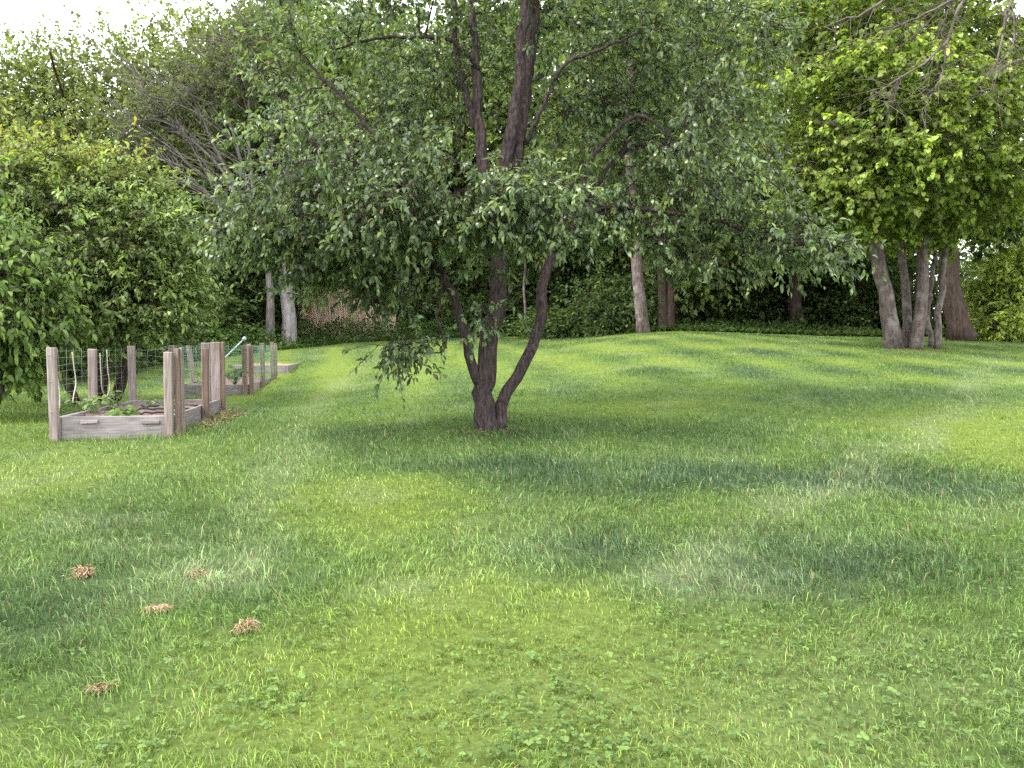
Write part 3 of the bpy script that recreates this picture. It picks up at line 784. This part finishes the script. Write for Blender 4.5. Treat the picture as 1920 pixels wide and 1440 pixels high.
# ------------------------------------------------------------------ leaning tree full of bare grey branches (left of the fruit tree)
LD = 25.2
def LP(px, py, dd=0.0): return at(px, py, LD + dd)
lb = LP(506, 612); lb[2] = gz(lb[0], lb[1])
lst = [([lb - [0, 0, .1], LP(507, 570), LP(506, 520), LP(490, 465), LP(430, 430), LP(370, 405), LP(300, 360)], .15, .025),
       ([LP(507, 540), LP(490, 440), LP(440, 350), LP(390, 290), LP(330, 240), LP(270, 210)], .10, .016),
       ([LP(507, 530), LP(470, 400), LP(420, 310), LP(370, 200), LP(330, 120)], .10, .016),
       ([LP(500, 490), LP(430, 400), LP(350, 330), LP(290, 290), LP(230, 250)], .065, .014),
       ([LP(480, 430), LP(380, 330), LP(300, 300), LP(250, 290)], .05, .013),
       ([LP(490, 440), LP(440, 260), LP(410, 160), LP(400, 60)], .07, .016),
       ([LP(485, 420), LP(465, 260), LP(470, 150), LP(500, 40)], .07, .016),
       ([LP(470, 455), LP(400, 440), LP(350, 415), LP(310, 425)], .04, .012),
       ([LP(400, 330, .3), LP(330, 230, .3), LP(280, 180, .3), LP(250, 120, .3)], .04, .011)]
rr = np.random.default_rng(9)
for k in range(150):                                    # thin dead side shoots, all swept up and to the left
    s = lst[rr.integers(1, 9)][0]; q = spline(s, 12)[rr.integers(2, 11)]
    e = q + np.array([-rr.uniform(.5, 2.4), rr.normal(0, .6), rr.uniform(.2, 2.0)])
    lst.append(([q, (q + e) / 2 + [0, 0, rr.normal(0.05, .12)], e], .021, .008))
tree('leaning_tree', 'thin leaning tree with many bare grey branches, behind the shrub', 'tree', lb, M_ASHTWIG, M_FAR,
     seed=41, stems=lst, blobs=[(LP(px, py, dd), np.array(r, float), w) for px, py, dd, r, w in [
         (430, 140, .5, (1.8, 1.6, 1.1), 5), (340, 200, .3, (1.4, 1.2, .8), 4), (490, 50, .5, (1.4, 1.3, 1.0), 3), (520, 220, .6, (.8, 1.2, .9), 2), (270, 260, .3, (.8, .9, .7), 2)]],
     n_clumps=230, twigs=6, leaf_n=8, leaf_len=0.125, leaf_ratio=0.5, pal=[((0.13, 0.165, 0.065), 4), ((0.10, 0.135, 0.05), 3), ((0.18, 0.20, 0.09), 2)],
     twig_len=0.5, spread=0.25, droop=0.15, detail=False, limb_r=0.014, sides=6, stem_n=12, twig_r=0.007, rough=0.0)

# ------------------------------------------------------------------ single trunks along the lawn edge
def edge_tree(label, px, py, d, r0, r1, tops, bark, crown, seed, pal, n=150, leaf=0.2, ln=8):
    b = np.array([*at(px, py, d)[:2], 0]); b[2] = gz(b[0], b[1])
    st = []
    for q in tops: st.append(([b - [0, 0, .15] + np.array([q[0][2] if len(q[0]) > 2 else 0, 0, 0]), *[at(a_[0], a_[1], d) for a_ in q]], r0, r1))
    return tree('edge_tree', label, 'tree', b, bark, M_FAR, seed=seed, stems=st,
                blobs=[(at(c[0], c[1], d + c[2]), np.array(c[3], float), c[4]) for c in crown],
                n_clumps=n, twigs=6, leaf_n=ln, leaf_len=leaf, leaf_ratio=0.7, pal=pal, twig_len=0.6, spread=0.35, droop=0.2,
                detail=False, limb_r=0.02, sides=12)
WOOD_PAL = [((0.140, 0.195, 0.058), 4), ((0.185, 0.245, 0.070), 3), ((0.090, 0.132, 0.044), 2.5)]
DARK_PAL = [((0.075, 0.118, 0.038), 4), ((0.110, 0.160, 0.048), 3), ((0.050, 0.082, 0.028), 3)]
PALE_PAL = [((0.185, 0.225, 0.078), 4), ((0.23, 0.27, 0.095), 3), ((0.13, 0.165, 0.06), 2)]
edge_tree('pale grey trunk standing at the lawn edge, just beyond the far raised bed', 543, 640, 25.5, .22, .15,
          [[(541, 600), (538, 550), (540, 480), (545, 330), (550, 180)]], M_PALEBARK,
          [(560, 250, 1, (2.2, 2, 2.4), 5), (600, 400, .5, (1.5, 1.5, .9), 3), (480, 300, 2, (1.4, 1.5, 1.4), 2)], 51, WOOD_PAL, 190)
edge_tree('reddish brown trunk leaning left at the lawn edge, right of the fruit tree', 1207, 620, 22.8, .165, .13,
          [[(1205, 600), (1197, 540), (1192, 480), (1188, 410), (1180, 250), (1185, 100)]], M_GREYBARK,
          [(1180, 250, 1, (2.4, 2, 1.8), 5), (1280, 330, 1, (2.2, 1.8, 1.2), 4), (1180, 60, 1, (2.4, 2, 1.5), 3)], 52, WOOD_PAL, 240)
edge_tree('pair of short brown trunks close together at the wood edge', 1250, 618, 23.8, .14, .10,
          [[(1243, 600, -.08), (1242, 560), (1240, 480), (1245, 350)], [(1257, 600, .12), (1258, 560), (1262, 480), (1275, 350)]], M_BROWNBARK,
          [(1300, 400, .5, (1.8, 1.5, 1.2), 5), (1370, 480, .5, (1.4, 1.2, .9), 4), (1300, 520, .5, (.7, .8, .4), 1)], 53, WOOD_PAL, 170)
edge_tree('thin light stem seen between the stems of the fruit tree', 984, 622, 27.5, .05, .04,
          [[(984, 600), (983, 560), (986, 480), (980, 380)]], M_GREYBARK, [(990, 380, .5, (1.6, 1.5, 1.5), 5)], 55, WOOD_PAL, 80)
edge_tree('grey trunk beside the tan reeds', 590, 615, 31.5, .20, .14,
          [[(589, 590), (588, 540), (590, 440), (595, 300)]], M_GREYBARK, [(620, 300, 1, (2.4, 2, 2.6), 5), (700, 420, 1, (2, 1.6, 1.2), 3)], 56, WOOD_PAL, 150)
edge_tree('dark trunk in the shade of the wood between the leaning trunk and the maple', 1492, 625, 25, .22, .15,
          [[(1492, 600), (1490, 550), (1488, 450), (1500, 300)]], M_BROWNBARK, [(1490, 330, .5, (2.2, 2, 1.4), 5), (1430, 450, .5, (1.6, 1.2, .8), 3), (1560, 470, .5, (1.5, 1.2, .7), 3)], 57, DARK_PAL, 210)

# ------------------------------------------------------------------ the wood behind
def wood_proto(name, label, seed, pal, h, r, trunk_r, n, leaf, low=0.12, group=None, bark=M_BROWNBARK):
    o = np.zeros(3)
    rg2 = np.random.default_rng(seed)
    st = [([o - [0, 0, .2], o + [.1, 0, h * .3], o + [-.1, .1, h * .6], o + [.1, -.1, h * .92]], trunk_r, trunk_r * .25)]
    for k in range(4):
        a = 1.6 * k + rg2.random(); z = h * (0.25 + .12 * k)
        st.append(([np.array([0, 0, z]), np.array([math.cos(a) * r * .4, math.sin(a) * r * .4, z + h * .12]), np.array([math.cos(a) * r * .8, math.sin(a) * r * .8, z + h * .2])], trunk_r * .4, .03))
    bl = []
    for k in range(9):
        z = h * (low + (0.94 - low) * (k + .5) / 9); a = rg2.random() * 6.28
        rad = r * (0.55 + 0.45 * math.sin(math.pi * min(1, (k + 1.5) / 10)))
        bl.append((np.array([math.cos(a) * r * .3, math.sin(a) * r * .3, z]), np.array([rad, rad, h * .10]), rad))
    return tree(name, label, 'tree', (0, 0, 0), bark, M_FAR, group=group, seed=seed, stems=st, blobs=bl, n_clumps=n, twigs=6, leaf_n=8,
                leaf_len=leaf, leaf_ratio=0.68, pal=pal, twig_len=0.75, spread=0.42, droop=0.18, detail=False, limb_r=0.018, sides=8, stem_n=10, make_twigs=False)
rw = random.Random(4)
def place(proto, first, px, d, h_row, base_h, label=None, squash=1.0, dx=0):
    x_ = (px - 960) / 1536 * d; z_ = float(gz(x_, d))
    top = EYE + (HORIZON - h_row) / 1536 * d
    s = max(0.3, (top - z_) / base_h)
    sc = (s * squash, s * squash, s)
    if first:
        proto.location = (x_, d, z_); proto.rotation_euler = (0, 0, rw.random() * 6.28); proto.scale = sc
        if label: proto['label'] = label
        return proto
    return copy_tree(proto, (x_, d, z_), rw.random() * 6.28, sc, label)
G_WOOD = 'leafy trees of the wood behind the lawn'
pA = wood_proto('woodland_tree', 'tall leafy tree in the wood behind the lawn', 61, WOOD_PAL, 12, 3.4, .22, 400, .215, group=G_WOOD)
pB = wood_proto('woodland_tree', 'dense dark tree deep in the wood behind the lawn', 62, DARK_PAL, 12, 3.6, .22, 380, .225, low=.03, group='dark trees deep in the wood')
pC = wood_proto('pale_tree', 'pale yellow-green round tree against the white sky above the shrub', 63, PALE_PAL, 10, 3.6, .09, 820, .135)
spots = [(620, 33, 0), (740, 38, 30), (860, 34, -30), (980, 40, 0), (1080, 33, -30), (1190, 36, -30), (560, 30, 30), (1320, 31, 20), (1440, 36, -40), (1560, 30, -20), (440, 38, 70), (560, 42, 30), (680, 46, 60), (1390, 28, 130)]
def where(px, what, short):
    if px < 600: return what + ' left of the fruit tree', short + ' left of the fruit tree'
    if px < 1280: return what + ' behind the crown of the fruit tree', short + ' behind the fruit tree'
    return what + ' behind the grey maple trunks', short + ' behind the maple'
for i, (px, d, row) in enumerate(spots):
    o = place(pA, i == 0, px, d, row, 12, squash=rw.uniform(.85, 1.1)); o['label'], o['group'] = where(px, 'tall mid-green tree of the wood', 'tall wood trees')
spots = [(460, 34, 330), (560, 36, 330), (660, 35, 360), (780, 33, 350), (900, 36, 360), (1010, 32, 330), (1110, 29, 330), (1230, 28, 280), (1340, 27.5, 300), (1430, 28, 260),
         (1530, 27, 260), (1610, 28.5, 280), (1650, 28, 230), (380, 26, 330), (330, 30, 300), (240, 27, 300), (100, 28, 300), (-60, 28, 250), 
         (850, 52, 300), (1050, 52, 300), (1300, 48, 250), (1550, 48, 250), (650, 55, 300), (430, 50, 260)]
for i, (px, d, row) in enumerate(spots):
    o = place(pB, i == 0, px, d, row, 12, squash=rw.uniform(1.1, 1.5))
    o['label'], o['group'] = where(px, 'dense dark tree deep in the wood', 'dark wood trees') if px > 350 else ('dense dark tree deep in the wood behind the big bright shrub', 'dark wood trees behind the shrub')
PL = ['pale yellow-green round tree at the left picture edge, against the white sky', 'pale yellow-green round tree against the white sky, above the middle of the shrub',
      'taller pale tree beside the leaning bare branches, with sky around its top', 'pale tree showing through the leaning bare branches',
      'far pale tree above the bright shrub at the right picture edge', 'small far pale tree glimpsed between the flared dark trunk and the bright shrub']
for i, (px, d, row) in enumerate([(-30, 28, 95), (150, 29, 55), (330, 33, 60), (470, 31, 50), (1975, 46, 360), (1850, 44, 400)]): place(pC, i == 0, px, d, row, 10, PL[i], squash=1.05)

# shrubs under the wood
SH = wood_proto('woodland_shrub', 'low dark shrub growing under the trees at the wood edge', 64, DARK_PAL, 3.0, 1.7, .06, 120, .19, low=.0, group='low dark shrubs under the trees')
SH['category'] = 'shrub'
spots = [(420, 27, 545), (470, 30, 520), (640, 36, 540), (800, 31, 560), (880, 30, 565), (960, 30, 555), (1130, 25.5, 560), (1310, 25.5, 560), (1370, 25, 570), (1430, 26, 540),
         (1520, 26, 545), (1580, 25.5, 560), (1640, 26, 530), (1720, 26, 540), (360, 24, 560), (300, 22, 580), (200, 20, 560), (80, 18, 560), (-40, 17, 540), (1010, 33, 540), (720, 36, 545),
         (1250, 26.5, 545)]
for i, (px, d, row) in enumerate(spots):
    o = place(SH, i == 0, px, d, row, 3.0, squash=rw.uniform(1.1, 1.5))
    if px < 390: o['label'], o['group'] = 'low dark shrub in the shade behind the big bright shrub', 'dark shrubs behind the big shrub'
    elif px < 1100: o['label'], o['group'] = 'low dark shrub at the wood edge behind the fruit tree and the reeds', 'dark shrubs behind the fruit tree'
    else: o['label'], o['group'] = 'low dark shrub in the deep shade left of or behind the grey maple trunks', 'dark shrubs near the maple'
GS = wood_proto('woodland_shrub', 'rounded dark green shrub left of the leaning reddish trunk', 65, DARK_PAL, 2.2, 1.5, .05, 120, .17, low=.0)
GS['category'] = 'shrub'
place(GS, True, 1130, 24.5, 535, 2.2, squash=1.1)
place(GS, False, 1062, 26.0, 585, 2.2, 'low yellow-green bushes right behind the right stem of the fruit tree', squash=2.2)

# leafy weeds along the edge of the lawn
def undergrowth(seed=8):
    rng = np.random.default_rng(seed); m = 26000
    u = rng.uniform(-0.42, 0.62, m); e = lawn_edge(u)
    w = np.where(u < 0.06, 2.6, 1.3)
    d = e + rng.random(m) ** 1.3 * w - 0.1
    x = u * d; y = d
    hmax = np.where(u < 0.06, 0.62, 0.22) * (0.45 + 1.1 * fbm(x * 0.9, y * 0.9, 81, 2)) * smooth(-0.2, 0.9, d - e)
    P = np.stack([x, y, gz(x, y) + 0.04 + hmax * rng.random(m)], 1)
    D = np.stack([rng.normal(0, .7, m), rng.normal(-.2, .7, m), rng.uniform(-.2, 1.0, m)], 1)
    L = rng.uniform(.07, .17, m)
    tone = 0.7 + 0.6 * fbm(x * .8, y * .8, 82, 2)
    c = pick_colours(rng, m, [((0.085, 0.150, 0.040), 4), ((0.115, 0.185, 0.05), 3), ((0.06, 0.11, 0.03), 3)], tone)
    V, po, C = leaves(P, D, L, L * .5, rng, c, .25, False)
    o = link('undergrowth', np_mesh('undergrowth', V, po, C), M_FAR)
    tag(o, 'knee-high leafy weeds along the far edge of the lawn', kind='stuff')
undergrowth()

def reeds(seed=12):
    rng = np.random.default_rng(seed); m = 2600
    px = rng.uniform(566, 738, m); d = rng.uniform(28.6, 30.2, m)
    x = (px - 960) / 1536 * d; z = gz(x, d)
    h = (1.75 - 0.9 * smooth(640, 740, px)) * rng.uniform(.6, 1.1, m)
    A = np.stack([x, d, z], 1); Bq = A + np.stack([rng.normal(0, .09, m), rng.normal(0, .09, m), h], 1)
    S = np.stack([np.ones(m), rng.normal(0, .4, m), np.zeros(m)], 1) * rng.uniform(.008, .018, m)[:, None]
    V = np.zeros((m, 4, 3)); V[:, 0] = A - S; V[:, 1] = A + S; V[:, 2] = Bq + S * .4; V[:, 3] = Bq - S * .4
    b = (np.arange(m) * 4)[:, None]
    c = np.repeat(np.array([[0.66, 0.50, 0.38]]) * rng.uniform(.6, 1.25, (m, 1)), 4, 0)
    o = link('reeds', np_mesh('reeds', V.reshape(-1, 3), [b + np.array([[0, 1, 2, 3]])], c), M_STRAW)
    tag(o, 'stand of dry tan reeds beyond the lawn edge', kind='stuff')
reeds()

# ------------------------------------------------------------------ raised beds
def box_mesh(name, size, bevel=0.006, jit=0.0, seed=0):
    bm = bmesh.new(); bmesh.ops.create_cube(bm, size=1.0)
    rng = random.Random(seed)
    for v in bm.verts:
        v.co = Vector((v.co.x * size[0] + rng.uniform(-jit, jit), v.co.y * size[1] + rng.uniform(-jit, jit), v.co.z * size[2] + rng.uniform(-jit, jit)))
    if bevel: bmesh.ops.bevel(bm, geom=bm.edges[:], offset=min(bevel, min(size) * .3), segments=1, affect='EDGES')
    me = bpy.data.meshes.new(name); bm.to_mesh(me); bm.free()
    return me

_seed = [100]
def box(name, root, c, size, mat, rot=(0, 0, 0), jit=0.003, label=None):
    _seed[0] += 1
    o = link(name, box_mesh(name, size, jit=jit, seed=_seed[0]), mat, root, c)
    o.rotation_euler = rot
    if label: o['label'] = label
    return o

def wire_panel(root, a, b, z0, z1, nh, nv, mat, seed, r=0.0016, sag=0.012):
    rng = np.random.default_rng(seed); tb = Tubes()
    a = np.array(a, float); b = np.array(b, float)
    for i in range(nh):
        z = z0 + (z1 - z0) * i / (nh - 1) + rng.normal(0, .006)
        p = a + (b - a) * np.linspace(0, 1, 9)[:, None]
        p = np.column_stack([p, z + rng.normal(0, .5 * sag, 9)]); p[:, :2] += rng.normal(0, sag * .4, (9, 2))
        tb.add(p, np.full(9, r), 4)
    for i in range(nv):
        q = a + (b - a) * (i + .5) / nv
        p = np.column_stack([np.repeat(q[None], 5, 0) + rng.normal(0, .006, (5, 2)), np.linspace(z0 - .02, z1 + .02, 5)])
        tb.add(p, np.full(5, r * .8), 4)
    o = link('wire_panel', tb.mesh('wire_panel'), mat, root); o['kind'] = 'stuff'
    return o

def soil(root, w, ln, z, mat, seed):
    gx_ = np.linspace(-w + .041, -.041, 22); gy_ = np.linspace(.041, ln - .041, 40)
    X, Y = np.meshgrid(gx_, gy_); x, y = X.ravel(), Y.ravel()
    zz = z + .05 * (fbm(x * 4 + seed, y * 4, seed, 3) - .5) + .03 * (vnoise(x * 18, y * 18, seed) - .5)
    i = (np.arange(39)[:, None] * 22 + np.arange(21)[None]); q = np.stack([i, i + 1, i + 23, i + 22], -1).reshape(-1, 4)
    return link('soil', np_mesh('soil', np.stack([x, y, zz], 1), [q], None, True), mat, root)

def boards(root, w, ln, h, mat=M_BOARD):
    t = .04
    box('board', root, (-w / 2, t / 2, h / 2 - .03), (w - 2 * t - .004, t, h), mat, label=None)
    box('board', root, (-w / 2, ln - t / 2, h / 2 - .03), (w - 2 * t - .004, t, h), mat)
    box('board', root, (-t / 2, ln / 2, h / 2 - .03), (t, ln, h), mat)
    box('board', root, (-w + t / 2, ln / 2, h / 2 - .03), (t, ln, h), mat)

# nearest bed
o, rz, w, ln = BED1
bed1 = empty('raised_bed', tuple(o), rz); tag(bed1, 'nearest wooden raised bed, with grey posts and wire round its bare soil', 'raised bed')
boards(bed1, w, ln, .235)
PH = .86
def post(root, x, y, h, s=(.088, .088), mat=M_WOOD, lean=(0, 0)):
    return box('post', root, (x, y, h / 2 - .06), (s[0], s[1], h + .12), mat, (lean[0], lean[1], 0))
post(bed1, -w - .005, -.048, .87, (.075, .070), lean=(0, -.012))
post(bed1, -.01, -.048, .83, (.080, .075), lean=(.01, .012))
post(bed1, .062, .02, .86, (.050, .075), M_BROWNWOOD)
box('gate_board', bed1, (.078, .12, .44), (.030, .075, .86), M_WOOD, (0, 0, 0))
post(bed1, -w - .046, 1.15, .85, (.075, .080), lean=(0, .015))
post(bed1, -w - .02, ln + .046, .88, (.080, .078), lean=(0, -.01))
post(bed1, .042, 1.36, .86, (.070, .080), M_BROWNWOOD, (0, .01))
post(bed1, .037, ln - .02, .93, (.05, .080), M_BROWNWOOD)
box('gate_board', bed1, (-.045, ln - .06, .50), (.112, .022, .86), M_WOOD)
box('gate_board', bed1, (-.160, ln - .06, .49), (.108, .022, .86), M_WOOD)
box('cleat', bed1, (-w + .30, -.016, .155), (.16, .028, .035), M_BOARD)
box('cleat', bed1, (-w + .86, -.016, .145), (.17, .028, .035), M_BOARD)
for z in (.26, .55, .80): box('rail_staple', bed1, (-w - .005, -.094, z), (.03, .006, .008), M_WIRE, jit=0)
soil(bed1, w, ln, .165, M_SOIL, 3)
wire_panel(bed1, (-w - .095, .0), (-w - .10, ln), .14, .84, 11, 11, M_WIRE, 5)
wire_panel(bed1, (-w, ln + .10), (-.25, ln + .10), .14, .84, 9, 8, M_WIRE, 6)
# second bed
o2, rz2, w2, ln2 = BED2
bed2 = empty('raised_bed', tuple(o2), rz2); tag(bed2, 'middle raised bed, fenced with a square green grid and brown posts', 'raised bed')
boards(bed2, w2, ln2, .21)
for x_, y_, h_, s_, m_, le in [(-.05, -.05, .86, (.08, .085), M_BROWNWOOD, (0, 0)), (.05, .02, .86, (.075, .08), M_BROWNWOOD, (0, 0)), (.047, 1.35, .90, (.08, .085), M_BROWNWOOD, (0, 0)),
                       (.047, 2.75, .92, (.07, .085), M_BROWNWOOD, (0, 0)), (.047, 3.15, .90, (.08, .085), M_BROWNWOOD, (0, 0)),
                       (-w2 - .047, .05, .86, (.085, .085), M_WOOD, (0, 0)), (-w2 - .047, 1.5, .86, (.085, .085), M_WOOD, (0, -.10)), (-w2 - .02, ln2 + .05, .9, (.08, .085), M_WOOD, (0, 0)),
                       (-.5, ln2 + .05, .88, (.08, .085), M_WOOD, (0, 0))]:
    post(bed2, x_, y_, h_, s_, m_, le)
soil(bed2, w2, ln2, .15, M_SOIL, 4)
wire_panel(bed2, (-w2, -.10), (0, -.10), .25, .82, 8, 14, M_NET, 15, .0026, .004)
wire_panel(bed2, (.10, 0), (.10, ln2), .22, .84, 8, 30, M_NET, 16, .0026, .004)
wire_panel(bed2, (-w2 - .1, 0), (-w2 - .1, ln2), .22, .84, 8, 24, M_NET, 17, .0022, .004)
wire_panel(bed2, (-w2, ln2 + .1), (0, ln2 + .1), .22, .84, 8, 14, M_NET, 18, .0022, .004)
# far low bed
o3, rz3, w3, ln3 = BED3
bed3 = empty('raised_bed', tuple(o3), rz3); tag(bed3, 'far low raised bed without posts, filled with tan mulch', 'raised bed')
boards(bed3, w3, ln3, .22)
soil(bed3, w3, ln3, .17, M_CHIP, 6)

def bed_pt(bed, x, y, z):
    o, rz = bed[0], bed[1]
    return np.array([o[0] + x * math.cos(rz) - y * math.sin(rz), o[1] + x * math.sin(rz) + y * math.cos(rz), o[2] + z])

def plant(name, label, cat, bed, x, y, z, r, h, n, seed, pal, leaf=.09, group=None):
    rng = np.random.default_rng(seed); b = bed_pt(bed, x, y, z)
    root = empty(name, tuple(b)); tag(root, label, cat, group)
    a = rng.uniform(0, 6.28, n); k = rng.random(n)
    tipp = np.stack([np.cos(a) * r * k, np.sin(a) * r * k, h * (0.35 + .65 * rng.random(n))], 1)
    tb = Tubes(); tb.sticks(np.tile([[0, 0, -.02]], (n, 1)), tipp, .004, .0025)
    link('stem', tb.mesh('stem'), M_BROWNBARK if False else M_STEM, root)
    P = np.repeat(tipp, 3, 0) + rng.normal(0, .02, (3 * n, 3)); aa = np.repeat(a, 3) + rng.normal(0, .8, 3 * n)
    D = np.stack([np.cos(aa), np.sin(aa), rng.uniform(-.3, .6, 3 * n)], 1)
    L = leaf * rng.uniform(.6, 1.3, 3 * n)
    c = pick_colours(rng, 3 * n, pal, np.ones(3 * n))
    V, po, C = leaves(P, D, L, L * .6, rng, c, .3, True)
    link('foliage', np_mesh('foliage', V, po, C), M_SOFT, root)
M_STEM = plain_mat('green_stem', (0.12, 0.20, 0.06), .6, .3)
VEG = [((0.17, 0.25, 0.09), 3), ((0.24, 0.31, 0.13), 2), ((0.11, 0.18, 0.06), 2)]
plant('vegetable_plant', 'bushy pale green plant at the left side of the nearest bed', 'plant', BED1, -.98, .80, .16, .17, .18, 16, 1, VEG, .085)
plant('vegetable_plant', 'leafy seedling in the left back corner of the nearest bed', 'plant', BED1, -.95, 1.35, .16, .13, .18, 11, 2, VEG, .085)
plant('vegetable_plant', 'small green seedling against the front board of the nearest bed', 'plant', BED1, -.50, .17, .16, .09, .10, 10, 3, [((0.12, 0.22, 0.05), 3), ((0.16, 0.27, 0.07), 2)], .075)
plant('vegetable_plant', 'low seedling at the back of the nearest bed', 'plant', BED1, -.55, 1.75, .16, .12, .08, 10, 4, VEG, .07)
plant('vegetable_plant', 'dark green bushy plant in the front right corner of the middle bed', 'plant', BED2, -.30, .45, .16, .20, .28, 26, 5, [((0.09, 0.16, 0.05), 3), ((0.13, 0.21, 0.06), 2)], .10)
plant('vegetable_plant', 'green plant among the posts at the left of the middle bed', 'plant', BED2, -.85, .55, .16, .2, .22, 18, 6, VEG, .09)

def hose(label, y0, x0, x1, seed):
    rng = np.random.default_rng(seed)
    xs = np.linspace(x0, x1, 14)
    p = np.array([bed_pt(BED1, a, y0 + .04 * math.sin(a * 5 + seed), .188 + .008 * rng.normal()) for a in xs])
    b = p[0].copy(); tb = Tubes(); tb.add(p - b, np.full(14, .012), 6)
    o = link('soaker_hose', tb.mesh('soaker_hose'), M_HOSE, None, tuple(b)); tag(o, label, 'hose', 'black hoses laid across the soil')
hose('black soaker hose nearest the front board, across the bare soil', .62, -.55, -.08, 1)
hose('black soaker hose across the middle of the bare soil', 1.10, -.80, -.08, 2)
hose('black soaker hose farthest back across the bare soil', 1.60, -.72, -.10, 3)

def rope(label, pts, seed):
    p = spline([bed_pt(BED1, *q) for q in pts], 22); b = p[0].copy()
    tb = Tubes(); tb.add(p - b, np.full(22, .006), 5)
    o = link('rope', tb.mesh('rope'), M_ROPE, None, tuple(b)); tag(o, label, 'rope', 'cream ropes hanging on the wire')
rope('cream rope hanging down the wire just behind the front left post', [(-w - .07, .12, .80), (-w - .06, .20, .62), (-w - .06, .26, .42), (-w - .06, .24, .28), (-w - .06, .20, .22)], 1)
rope('cream rope with a curl, on the wire left of the middle side post', [(-w - .06, .62, .82), (-w - .06, .66, .66), (-w - .06, .70, .50), (-w - .06, .62, .36), (-w - .06, .60, .30)], 2)
rope('looped cream rope on the wire right of the middle side post', [(-w - .06, 1.45, .80), (-w - .06, 1.47, .55), (-w - .06, 1.50, .38), (-w - .06, 1.62, .30), (-w - .06, 1.75, .40), (-w - .06, 1.70, .60), (-w - .06, 1.68, .84)], 3)

# slanting wand in the middle bed
pa, pb = at(372, 720, BED2[0][1] + .6), at(455, 638, BED2[0][1] + .6)
wr = empty('watering_wand', tuple(pa)); tag(wr, 'pale blue watering wand leaning out of the middle raised bed', 'watering wand')
tb = Tubes(); tb.add(np.array([[0, 0, 0], (pb - pa) * .5, pb - pa]), np.array([.012, .012, .012]), 8); link('tube', tb.mesh('tube'), M_WAND, wr)
tb = Tubes(); d_ = (pb - pa) / np.linalg.norm(pb - pa); q_ = pb - pa
tb.add(np.array([q_, q_ + d_ * .02, q_ + d_ * .07]), np.array([.014, .03, .034]), 10); link('spray_head', tb.mesh('spray_head'), M_WAND, wr)

# wood chips beside the nearest bed
def chips(name, label, pts, m, seed, mat_cols, kind='stuff', size=(.02, .06), h=.03, cat=None):
    rng = np.random.default_rng(seed)
    P, D = [], []
    c0 = np.array(pts[0][:2])
    k = rng.integers(0, len(pts), m)
    X = np.array([pts[i][0] for i in k]) + rng.normal(0, 1, m) * np.array([pts[i][2] for i in k])
    Y = np.array([pts[i][1] for i in k]) + rng.normal(0, 1, m) * np.array([pts[i][2] for i in k])
    r = np.hypot(X - np.array([pts[i][0] for i in k]), Y - np.array([pts[i][1] for i in k])) / np.array([pts[i][2] for i in k])
    Z = gz(X, Y) + .01 + h * np.exp(-r * r * .8) * rng.random(m) * 1.2
    D = np.stack([rng.normal(0, 1, m), rng.normal(0, 1, m), rng.normal(0, .25, m)], 1)
    L = rng.uniform(*size, m)
    c = np.array(mat_cols)[rng.integers(0, len(mat_cols), m)] * rng.uniform(.6, 1.25, (m, 1))
    return np.stack([X, Y, Z], 1), D, L, c, rng
q = [bed_pt(BED1, .12, yy, 0) for yy in (.75, 1.1, 1.5, 1.9, 2.2, 2.45)]
P, D, L, c, rng = chips('wood_chips', '', [(a[0], a[1], .10) for a in q], 900, 3, [(.30, .20, .13), (.22, .14, .09), (.36, .26, .18)], size=(.03, .06), h=.05)
V, po, C = leaves(P, D, L, L * .4, rng, c, .1, False)
tag(link('wood_chips', np_mesh('wood_chips', V, po, C), M_STRAW), 'tan wood chips spilled along the right side of the nearest bed', kind='stuff')
_m = mb
P, D, L, c, rng = chips('leaf_litter', '', [(_m[0] - .15, _m[1] - .12, .2), (_m[0] + .2, _m[1] - .2, .2), (TREE_BASE[0] + .20, TREE_BASE[1] - .05, .08), (TREE_BASE[0] - .1, TREE_BASE[1] - .16, .07)], 700, 4, [(.30, .20, .13), (.22, .15, .1)], size=(.02, .05), h=.02)
V, po, C = leaves(P, D, L, L * .4, rng, c, .1, False)
tag(link('leaf_litter', np_mesh('leaf_litter', V, po, C), M_STRAW), 'brown litter at the feet of the fruit tree and the maple', kind='stuff')

# clumps of dry cut grass on the lawn
for i, (px, py, r, m, h, lab) in enumerate([
        (154, 1083, 0.0225, 300, .045, 'largest tan clump of dry cut grass, farthest left on the lawn'),
        (368, 1082, 0.0180, 110, .03, 'thin tan clump of dry cut grass nearest the raised bed'),
        (292, 1148, 0.0210, 150, .02, 'flat spread-out tan clump of dry cut grass between the other clumps'),
        (458, 1187, 0.0158, 200, .036, 'compact orange-tan clump of dry cut grass, farthest right of the clumps'),
        (185, 1298, 0.0165, 60, .02, 'sparse tan clump of dry cut grass closest to the bottom left corner')]):
    c0 = on_ground(px, py)
    P, D, L, c, rng = chips('', '', [(c0[0] + dx_ * r, c0[1] + dy_ * r, r * rs_) for dx_, dy_, rs_ in ((0, 0, 1), (1.1 + .3 * i, .4, .6), (-.9, -.3 * i, .55))], int(m * 1.2), 50 + i, [(.62, .44, .29), (.55, .38, .25), (.70, .54, .38)], size=(.02, .05), h=h)
    P[:, 2] += .004; D[:, 2] *= .7
    V, po, C = leaves(P - c0, D, L, np.full(len(P), .004), rng, c, .3, False)
    ob = link('grass_clump', np_mesh('grass_clump', V, po, C), M_STRAW, None, tuple(c0))
    tag(ob, lab, 'grass clump', 'clumps of dry cut grass on the lawn')
